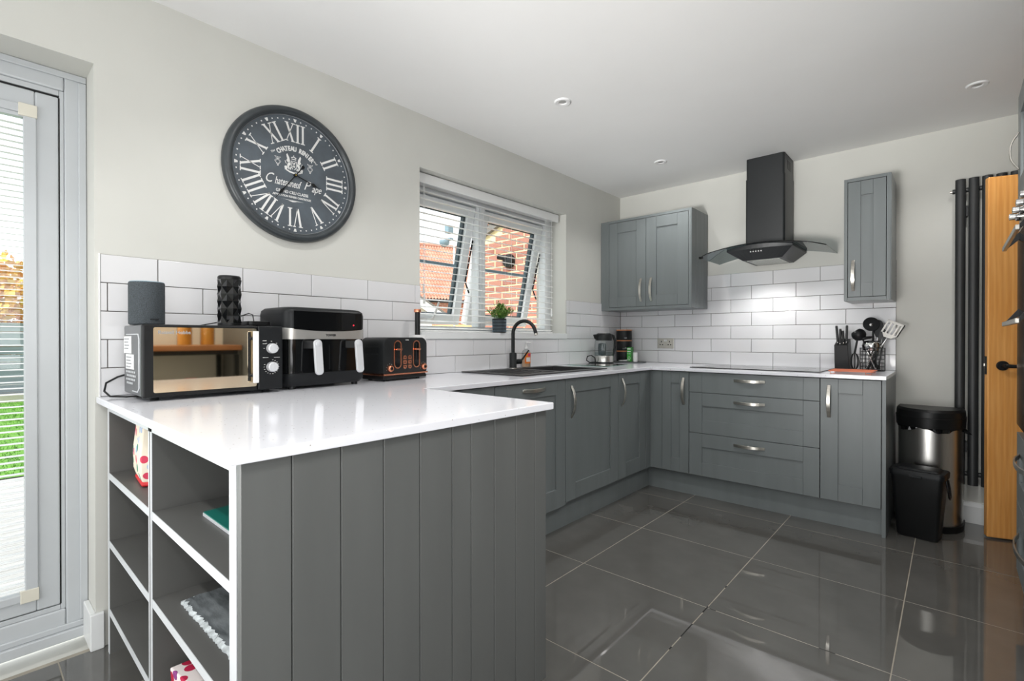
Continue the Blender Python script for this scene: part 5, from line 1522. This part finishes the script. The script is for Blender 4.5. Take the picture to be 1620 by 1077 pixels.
# ------------------------------------------------------------------ tall oven housing at the right
TX = 2.472; TY1 = -1.134
tall = thing('tall_oven_housing', 'tall grey cabinet housing the black double oven at the right', 'cabinet', (2.8, -1.5, 0))
MB().box(2.494, XR - 0.004, TY1 - 0.020, TY1, 0.0, 2.095).build('side_panel', 'cabside', tall, bevel=0.001)
MB().box(2.494, XR - 0.004, -1.775, -1.757, 0.0, 2.095).build('side_panel', 'cabside', tall, bevel=0.001)
MB().box(2.494, XR - 0.004, -1.757, TY1 - 0.020, 2.075, 2.095).build('top_panel', 'cabside', tall)
MB().box(2.52, 2.538, -1.757, TY1 - 0.02, 0.0, 0.148).build('kick_board', 'cab', tall)
MB().box(XR - 0.02, XR - 0.006, -1.757, TY1 - 0.02, 0.0, 2.075).build('back_panel', 'carc', tall)
for z in (0.15, 0.73, 1.64):
    MB().box(2.494, XR - 0.02, -1.757, TY1 - 0.0205, z, z + 0.018).build('shelf', 'carc', tall)
TT_ = RIGHT(2.4925)
ua, ub = -TY1 + 0.002, 1.773
door(TT_, tall, ua, ub, 1.655, 2.093, 0.09, 0.09, 0.09, 0.09, handle=(ua + 0.05, 1.86, True), hl=0.15)
door(TT_, tall, ua, ub, 0.445, 0.720, 0.09, 0.09, 0.085, 0.085, name='drawer', handle=((ua + ub) / 2, 0.640, False), hl=0.40)
door(TT_, tall, ua, ub, 0.157, 0.441, 0.09, 0.09, 0.085, 0.085, name='drawer', handle=((ua + ub) / 2, 0.330, False), hl=0.40)
ov = thing('double_oven', 'black glass built in double oven with steel handles and knobs', 'oven', (2.5, -1.45, 0.75))
MB(TT_).box(ua + 0.001, ub - 0.001, 0.752, 1.180, 0, 0.021).build('lower_oven_door', 'blackgloss', ov, bevel=0.002)
MB(TT_).box(ua + 0.001, ub - 0.001, 1.186, 1.530, 0, 0.021).build('upper_oven_door', 'blackgloss', ov, bevel=0.002)
MB(TT_).box(ua + 0.001, ub - 0.001, 1.535, 1.650, 0, 0.016).build('control_panel', 'nickel', ov, bevel=0.002)
MB(TT_).box(ua + .02, ub - .02, 0.755, 1.635, -0.5, -0.001).build('oven_case', 'black', ov)
for z in (1.472, 1.165):
    hb = MB(TT_)
    hb.box(ua + 0.045, ub - 0.045, z - 0.012, z + 0.006, 0.055, 0.068)
    hb.build('oven_handle', 'nickel', ov, bevel=0.003)
    st = MB(TT_)
    for a in (ua + 0.05, ub - 0.075):
        st.loft([[(a, z - 0.010, 0.060), (a + 0.022, z - 0.010, 0.060), (a + 0.022, z + 0.004, 0.060), (a, z + 0.004, 0.060)], [(a, z + 0.030, 0.020), (a + 0.022, z + 0.030, 0.020), (a + 0.022, z + 0.060, 0.020), (a, z + 0.060, 0.020)]])
    st.build('handle_bracket', 'blackmatt', ov)
for k in range(4):
    uu = ua + 0.08 + k * 0.14
    MB(TT_).lathe([(0.019, 0.016), (0.019, 0.030), (0.014, 0.033), (0.013, 0.05), (0.0001, 0.052)], 24, (uu, 1.592, 0), cap=False).build('oven_knob', 'chrome', ov, smooth=35)

# tall larder next to it, then a console on the same wall; both are only seen mirrored in the microwave door
lar = thing('larder_cabinet', 'tall grey larder cabinet between oven housing and console', 'cabinet', (2.8, -2.1, 0))
MB().box(2.494, XR - 0.004, -2.495, -2.477, 0.0, 2.095).build('side_panel', 'cabside', lar)
MB().box(2.494, XR - 0.004, -2.477, -1.778, 2.075, 2.095).build('top_panel', 'cabside', lar)
MB().box(2.52, 2.538, -2.477, -1.778, 0, 0.148).build('kick_board', 'cab', lar)
door(TT_, lar, 1.779, 2.1355, 0.157, 2.093, 0.09, 0.09, 0.09, 0.09, handle=(2.09, 1.15, True), hl=0.3)
door(TT_, lar, 2.1385, 2.493, 0.157, 2.093, 0.09, 0.09, 0.09, 0.09, handle=(2.185, 1.15, True), hl=0.3)
co = thing('console_table', 'wooden topped console with black legs mirrored in the microwave', 'table', (2.9, -3.2, 0))
MB().box(2.66, XR - 0.006, -4.0, -2.510, 1.010, 1.050).build('table_top', 'woodtop', co, bevel=0.004)
lg = MB(); lg.box(2.69, XR - 0.02, -3.98, -2.53, 0.975, 1.0095); lg.build('apron', 'blackmatt', co)
for (x, y) in ((2.70, -2.54), (3.11, -2.54), (2.70, -3.97), (3.11, -3.97)):
    MB().box(x - 0.016, x + 0.016, y - 0.016, y + 0.016, 0.0, 0.974).build('leg', 'blackmatt', co)
MB().box(2.68, XR - .02, -3.96, -2.556, 0.70, 0.725).build('lower_shelf', 'cream', co)
for y, m_, nm in ((-2.86, 'pasta', 'tall glass jar of pasta on the console'), (-2.70, 'pasta', 'tall glass jar of spaghetti nearest the larder')):
    j = thing('storage_jar', nm, 'jar', (2.86, y, 1.05))
    MB().lathe([(0.050, 0.001), (0.052, 0.004), (0.052, 0.27), (0.046, 0.28)], 28, (2.86, y, 1.05), cap=False).build('glass', 'clearglass', j, smooth=50)
    MB().lathe([(0.047, 0.003), (0.047, 0.25)], 28, (2.86, y, 1.05)).build('pasta', m_, j, smooth=50)
    MB().lathe([(0.053, 0.281), (0.053, 0.30)], 28, (2.86, y, 1.05)).build('lid', 'blackmatt', j, smooth=40)
cb = MB()
for k in range(5):
    cb.tube([(2.86 + (0.05 + .01 * k) * math.cos(t), -3.25 + 0.05 * math.sin(t + k), 0.79 + 0.05 * math.sin(2 * t + k)) for t in [2 * PI * q / 20 for q in range(20)]], 0.004, 5, closed=True)
tag(cb.build('cable_coil', 'black'), 'tangle of black cable on the console lower shelf', 'cable')
MB_ = MB().prism(rrect(2.80, 2.87, -2.86, -2.78, 0.012), 0.7255, 0.79)
tag(MB_.build('red_packet', 'red', bevel=.006), 'small red packet on the console lower shelf', 'packet')

# ------------------------------------------------------------------ bins
bb = thing('pedal_bin', 'tall steel half round pedal bin with black lid', 'bin', (2.175, -0.2, 0))
def dshape(cx, yb, hw, dp, z, n=22):
    r = [(cx + hw * math.cos(PI + PI * k / n), yb - dp * abs(math.sin(PI + PI * k / n)) ** 0.85, z) for k in range(n + 1)]
    return r + [(cx + hw, yb + 0.05, z), (cx - hw, yb + 0.05, z)]
bcx, byb = 2.176, -0.150
MB().loft([dshape(bcx, byb, 0.155, 0.205, 0.0005), dshape(bcx, byb, 0.157, 0.208, 0.036)]).build('base', 'black', bb, smooth=35)
MB().loft([dshape(bcx, byb, 0.149, 0.198, 0.037), dshape(bcx, byb, 0.149, 0.198, 0.600)]).build('steel_body', 'steel', bb, smooth=35)
MB().loft([dshape(bcx, byb, 0.160, 0.212, 0.588), dshape(bcx, byb, 0.163, 0.216, 0.645), dshape(bcx, byb, 0.160, 0.212, 0.648), dshape(bcx, byb, 0.160, 0.212, 0.656), dshape(bcx, byb, 0.158, 0.210, 0.680), dshape(bcx, byb, 0.146, 0.196, 0.694)]).build('lid', 'black', bb, smooth=35)
lin_ = MB(); n = 40; ra, rb_ = [], []
for k in range(n + 1):
    a = PI + PI * k / n; w1 = 0.152 + 0.006 * math.sin(k * 1.7); d1 = 0.203 + 0.006 * math.sin(k * 2.3)
    ra.append((bcx + 0.152 * math.cos(a), byb - 0.203 * abs(math.sin(a)) ** 0.85, 0.592)); rb_.append((bcx + w1 * 1.02 * math.cos(a), byb - d1 * abs(math.sin(a)) ** 0.85, 0.574 + 0.012 * math.sin(k * 0.42 + 0.6) + 0.003 * math.sin(k * 1.3)))
lin_.loft([ra, rb_], cap=False, closed=False)
lin_.poly([(bcx + 0.15, byb - 0.02, 0.592), (bcx + 0.187, byb - 0.05, 0.552), (bcx + 0.150, byb - 0.09, 0.565)])
lin_.build('bin_liner', 'blackgloss', bb)
MB().box(bcx - 0.04, bcx + 0.04, byb - 0.235, byb - 0.195, 0.006, 0.018).build('pedal', 'black', bb, bevel=0.003)
sbn = thing('caddy_bin', 'small black plastic swing bin in front of the steel bin', 'bin')
MB().loft([[(x, y, z) for x, y in rrect(-hw, hw, -hd, hd, r)] for z, hw, hd, r in ((0.0005, 0.086, 0.056, 0.02), (0.006, 0.090, 0.060, 0.02), (0.345, 0.116, 0.080, 0.024))]).build('bucket', 'black', sbn, smooth=35)
MB().loft([[(x, y, z) for x, y in rrect(-hw, hw, -hd, hd, 0.026)] for z, hw, hd in ((0.340, 0.120, 0.084), (0.366, 0.122, 0.086), (0.374, 0.118, 0.082))]).build('lid_rim', 'charcoal', sbn, smooth=35)
MB().loft([[(x, y, z) for x, y in rrect(-hw, hw, -hd, hd, 0.02)] for z, hw, hd in ((0.3745, 0.098, 0.066), (0.383, 0.092, 0.060), (0.385, 0.086, 0.055))]).build('lid', 'charcoal', sbn, smooth=35)
MB().box(-0.028, 0.028, -0.091, -0.084, 0.338, 0.352).build('lid_catch', 'charcoal', sbn, bevel=0.003)
hn = [(0.119, -0.02, 0.335), (0.126, -0.024, 0.29), (0.130, -0.022, 0.25), (0.130, 0.0, 0.235), (0.130, 0.022, 0.25), (0.126, 0.024, 0.29), (0.119, 0.02, 0.335)]
MB().tube(hn, 0.0045, 8).build('carry_handle', 'black', sbn, smooth=60)
place(sbn, (2.138, -0.466, 0), R(-9))

# ------------------------------------------------------------------ outside: garden beyond the patio door
gz_ = -0.15
gr = MB().box(-60, -0.32, -40, 60, gz_ - 0.3, gz_ - 0.012).build('ground', 'sleeper')
tag(gr, 'paved ground outside the house', 'ground', kind='structure')
dk = thing('patio_deck', 'weathered grey decking boards outside the patio door', 'decking', (-2, -4.5, gz_), kind='structure')
d0 = None
for k in range(25):
    if d0 is None:
        d0 = MB().box(-0.46, -0.322, -7.5, -2.9, gz_ - 0.010, gz_ + 0.02).build('plank', 'deck', dk, bevel=0.003, seg=1)
    else:
        share(d0, 'plank', dk, (-0.1435 * k, 0, 0))
lawn = MB()
nx_, ny_ = 24, 24
gidx = [[lawn.pt((-11.3 + 7.385 * i / nx_, -13 + 11.4 * j / ny_, gz_ + 0.02 + random.uniform(-.008, .008))) for j in range(ny_ + 1)] for i in range(nx_ + 1)]
for i in range(nx_):
    for j in range(ny_):
        lawn.f.append([gidx[i][j], gidx[i + 1][j], gidx[i + 1][j + 1], gidx[i][j + 1]])
for k in range(16000):
    x = -3.98 - 7.2 * random.random(); y = random.uniform(-6.2, -1.65); h_ = random.uniform(0.02, 0.05); a = random.uniform(0, 2 * PI)
    p = Vector((x, y, gz_ + 0.015)); s_ = Vector((math.cos(a), math.sin(a), 0)) * 0.006
    lawn.f.append([lawn.pt(p - s_), lawn.pt(p + s_), lawn.pt(p + Vector((random.uniform(-.02, .02), random.uniform(-.02, .02), h_)))])
tag(lawn.build('lawn', 'grass'), 'bright green lawn between the decking and the fence', 'lawn', kind='stuff')
sp_ = MB().box(-11.62, -11.3, -13, 0.6, gz_ - .01, gz_ + 0.16)
tag(sp_.build('timber_edging', 'sleeper', bevel=.01), 'pale timber sleeper edging along the foot of the grey fence', 'edging')
fe = thing('garden_fence', 'blue grey painted board fence at the end of the lawn', 'fence', (-11.7, -5, gz_))
f0 = None
for k in range(10):
    z = gz_ + 0.03 + k * 0.151
    if f0 is None:
        f0 = MB().box(-11.74 + 0.0, -11.715, -13, 0.6, z, z + 0.146).build('board', 'greyboard', fe, bevel=0.004, seg=1)
    else:
        share(f0, 'board', fe, (0.006 * (k % 2), 0, 0.151 * k))
for y in (-11, -9.2, -7.4, -5.6, -3.9, -2.0, -0.2):
    MB().box(-11.71, -11.64, y - 0.05, y + 0.05, gz_, 1.39).build('post', 'greyboard', fe)
MB().box(-11.76, -11.69, -13, 0.6, 1.385, 1.41).build('cap_rail', 'greyboard', fe)
def tree(x, y, r, h, m, label, n):
    t = thing('garden_tree', label, 'tree', (x, y, gz_))
    MB().tube([(x, y, gz_), (x + 0.1, y, gz_ + h * 0.4), (x - 0.05, y + .1, gz_ + h * 0.75)], [0.12, 0.09, 0.04], 8).build('trunk', 'bark', t, smooth=60)
    c = MB()
    for k in range(n):
        v = Vector((random.gauss(0, 1), random.gauss(0, 1), random.gauss(0, 1))).normalized() * (random.random() ** 0.4)
        p = Vector((x + v.x * r, y + v.y * r, gz_ + h * 0.62 + v.z * h * 0.42))
        a = Vector((random.uniform(-1, 1), random.uniform(-1, 1), random.uniform(-1, 1))).normalized() * random.uniform(0.06, 0.11); b_ = a.orthogonal().normalized() * a.length * 0.7
        c.f.append([c.pt(p - a), c.pt(p + b_), c.pt(p + a), c.pt(p - b_)])
    c.build('crown', m, t, kind='stuff')
tree(-13.4, -3.9, 1.7, 3.1, 'autumn', 'orange autumn tree rising behind the grey fence', 3200)
tree(-13.0, -1.0, 1.0, 3.3, 'autumngreen', 'yellow green tree behind the fence, right of the orange one', 1700)
tree(-13.6, -7.7, 1.8, 3.4, 'autumn', 'orange autumn tree farther along behind the fence', 2000)

# ------------------------------------------------------------------ outside: brick extension seen through the right pane
ex = thing('brick_extension', 'red brick extension wall with sloping roof edge and two round vents', 'building', (-1.2, 0.4, gz_), kind='structure')
EY = 0.15; EX0, EX1 = -1.96, -0.32
def roofz(x): return 2.347 + (x + 1.885) * 0.376
MB().loft([[(EX0, yy, gz_), (EX1, yy, gz_), (EX1, yy, roofz(EX1)), (EX0, yy, roofz(EX0))] for yy in (EY + 0.0045, 3.2)]).build('mortar_core', 'mortar', ex)
bk = {}
row = 0; z = gz_ + 0.9
BH, BL, BJ = 0.0745, 0.2245, 0.014
while z < 3.0:
    u = EX0 + (0 if row % 2 == 0 else -BL / 2)
    while u < EX1:
        a, b_ = max(u + BJ / 2, EX0), min(u + BL - BJ / 2, EX1)
        if b_ - a > 0.02 and z + BH < roofz(a) - 0.015:
            key = round(b_ - a, 3)
            m_ = 'brick' if random.random() < 0.68 else 'brick2'
            if key not in bk:
                bk[key] = MB(Matrix.Translation((0, EY, 0))).box(0, b_ - a, -0.0, 0.05, 0, BH - BJ).build('brick', m_, ex, bevel=0.002, seg=1)
                bk[key].location = Vector((a, random.uniform(-.001, .0015), z)) ; base_ = bk[key]
                # mesh was written relative to the parent, so shift by the parent once only
            else:
                share(bk[key], 'brick', ex, Vector((a, random.uniform(-.001, .0015), z)), m_)
        u += BL
    z += BH; row += 1
vb = MB(); q0 = EX0 - 0.06
vb.loft([[(q0, EY - 0.045, roofz(q0) - 0.03), (q0, EY + .02, roofz(q0) - 0.03), (q0, EY + .02, roofz(q0) + 0.055), (q0, EY - 0.045, roofz(q0) + 0.055)], [(EX1, EY - 0.045, roofz(EX1) - 0.03), (EX1, EY + .02, roofz(EX1) - 0.03), (EX1, EY + .02, roofz(EX1) + 0.055), (EX1, EY - 0.045, roofz(EX1) + 0.055)]])
vb.build('verge_board', 'verge', ex)
MB().loft([[(q0, EY - 0.05, roofz(q0) + 0.056), (q0, 3.25, roofz(q0) + 0.056), (EX1, 3.25, roofz(EX1) + 0.056), (EX1, EY - .05, roofz(EX1) + 0.056)], [(q0, EY - 0.05, roofz(q0) + 0.09), (q0, 3.25, roofz(q0) + 0.09), (EX1, 3.25, roofz(EX1) + 0.09), (EX1, EY - .05, roofz(EX1) + 0.09)]]).build('roof', 'rooftile', ex)
Te = BACK(EY)
for (x, z, a) in ((-1.495, 1.985, True), (-1.165, 1.880, False)):
    v_ = MB(Te).lathe([(0.080, 0.0), (0.080, 0.025), (0.070, 0.05), (0.045, 0.058), (0.0001, 0.06)], 28, (x, z, 0), cap=False).build('round_vent', 'blackmatt', ex, smooth=40)
    if a:
        MB(Te).cyl((x - 0.02, z + 0.03, 0.04), (x - 0.115, z + 0.055, 0.08), 0.034, 0.030, 16).build('vent_spout', 'black', v_, smooth=40)

# ------------------------------------------------------------------ outside: far house with a pantiled roof
e = Vector((0.3465, 0.938, 0)); nrm = Vector((0.938, -0.3465, 0))
P0 = Vector((-15.13, 8.58, 0)) - e * 3.0
fh = thing('tiled_house', 'far red brick house with a clay pantile roof', 'house', P0)
EZ, RISE, RUN, LN = 2.80, 3.05, 3.6, 15.0
Tw = basis(P0 - nrm * 0.35, e, nrm)
wallo = MB().box(0.3, LN - 0.3, 0, 6.5, gz_, EZ - 0.1)
wo = wallo.build('brick_wall', 'farbrick')
wo.parent = fh; wo.matrix_local = Matrix.Translation(-nrm * 0.35) @ Matrix.Rotation(math.atan2(e.y, e.x), 4, 'Z')
rf = MB(); nu, nvr = 105, 16
cols_ = nu * 4 + 1
grid = []
for r_ in range(nvr):
    for lift in (0.055, 0.0):
        t = (r_ + (0 if lift else 0.98)) / nvr
        rowp = []
        for c_ in range(cols_):
            s = LN * c_ / (cols_ - 1); ph = 2 * PI * (c_ % 4) / 4
            hgt = 0.035 * math.sin(ph) + lift
            p = P0 + e * s - nrm * (RUN * t) + Vector((0, 0, EZ + RISE * t + hgt))
            rowp.append(rf.pt(p))
        grid.append(rowp)
for a, b_ in zip(grid, grid[1:]):
    for c_ in range(cols_ - 1):
        rf.f.append([a[c_], a[c_ + 1], b_[c_ + 1], b_[c_]])
rf.build('pantile_roof', 'rooftile', fh, kind='stuff')
MB().loft([[P0 + e * s - nrm * 0.0 + Vector((0, 0, EZ - .03)), P0 + e * s - nrm * (2 * RUN) + Vector((0, 0, EZ - .03)), P0 + e * s - nrm * RUN + Vector((0, 0, EZ + RISE - .03))] for s in (0.05, LN - 0.05)]).build('roof_core', 'verge', fh)
MB().tube([P0 - nrm * RUN + Vector((0, 0, EZ + RISE + 0.03)), P0 + e * LN - nrm * RUN + Vector((0, 0, EZ + RISE + 0.03))], 0.10, 8).build('ridge', 'rooftile', fh, smooth=60)
MB().tube([P0 + nrm * 0.06 + Vector((0, 0, EZ - 0.06)), P0 + e * LN + nrm * 0.06 + Vector((0, 0, EZ - 0.06))], 0.07, 8).build('gutter', 'blackmatt', fh, smooth=60)

# ------------------------------------------------------------------ outside: white shed and timber fence
sh_ = thing('white_shed', 'white boarded garden shed with broad white bargeboards', 'shed')
aw, ar = 1.25, 0.84                # half span and rise of the gable; local x along the gable, local y away from the house
def shz(x): return ar * (1 - abs(x) / aw)
base_z = 1.36 + 0.15
MB().loft([[(-1.06, yy, 0), (1.06, yy, 0), (1.06, yy, base_z + shz(1.06) - .02), (0, yy, base_z + ar - .02), (-1.06, yy, base_z + shz(1.06) - .02)] for yy in (0.02, 2.2)]).build('shed_body', 'cream', sh_)
z = 0.0
while z < base_z + ar - 0.1:
    hw = min(1.06, aw * (1 - max(0, z + 0.145 - base_z) / ar) - 0.02)
    if hw > 0.05:
        MB().box(-hw, hw, 0, 0.018, z, z + 0.145).build('board', 'white_gloss', sh_, bevel=0.003, seg=1)
    z += 0.15
for sg in (-1, 1):
    MB().loft([[(0, -0.06, base_z + ar - 0.03), (0, -0.03, base_z + ar - .03), (0, -0.03, base_z + ar + 0.11), (0, -0.06, base_z + ar + 0.11)], [(sg * aw, -0.06, base_z - 0.03), (sg * aw, -0.03, base_z - .03), (sg * aw, -0.03, base_z + 0.11), (sg * aw, -0.06, base_z + 0.11)]]).build('bargeboard', 'white_gloss', sh_)
    MB().loft([[(0, -0.07, base_z + ar + 0.111), (0, 2.3, base_z + ar + 0.111), (0, 2.3, base_z + ar + 0.14), (0, -0.07, base_z + ar + 0.14)], [(sg * aw * 1.02, -0.07, base_z + 0.098), (sg * aw * 1.02, 2.3, base_z + 0.098), (sg * aw * 1.02, 2.3, base_z + 0.127), (sg * aw * 1.02, -0.07, base_z + 0.127)]]).build('roof_slope', 'verge', sh_)
place(sh_, (-3.49 - 0.61 * 1.25, 0.875 - 0.79 * 1.25, gz_), math.atan2(0.79, 0.61))
tf = thing('timber_fence', 'pale timber board fence between shed and brick extension', 'fence', (-5, 3.6, gz_))
f0 = None
for k in range(11):
    z = gz_ + 0.02 + k * 0.142
    if f0 is None:
        f0 = MB().box(-9.5, -2.1, 3.6, 3.62, z, z + 0.13).build('board', 'pine', tf, bevel=0.004, seg=1)
    else:
        share(f0, 'board', tf, (0, 0.006 * (k % 2), 0.142 * k))
for x in (-9.2, -7.4, -5.6, -3.9, -2.2):
    MB().box(x - 0.05, x + 0.05, 3.52, 3.595, gz_, 1.46).build('post', 'pine', tf)
# security lamp on a white pole
lp = thing('security_lamp', 'blue grey floodlight on a white pole outside the left pane', 'lamp', (-3.0, 1.4, gz_))
MB().cyl((-3.88, 1.42, gz_), (-3.88, 1.42, 2.98), 0.018, n=14).build('pole', 'white_gloss', lp, smooth=40)
MB().box(-3.99, -3.89, 1.30, 1.41, 2.84, 2.97).build('lamp_head', 'bluegrey', lp, bevel=.01)
MB().ball((-4.0, 1.31, 2.70), 0.085, 16, 8, z0=-1, z1=0.3).build('sensor_dome', 'bluegrey', lp, smooth=50)
MB().box(-4.0, -3.88, 1.33, 1.42, 2.73, 2.76).build('bracket', 'bluegrey', lp)
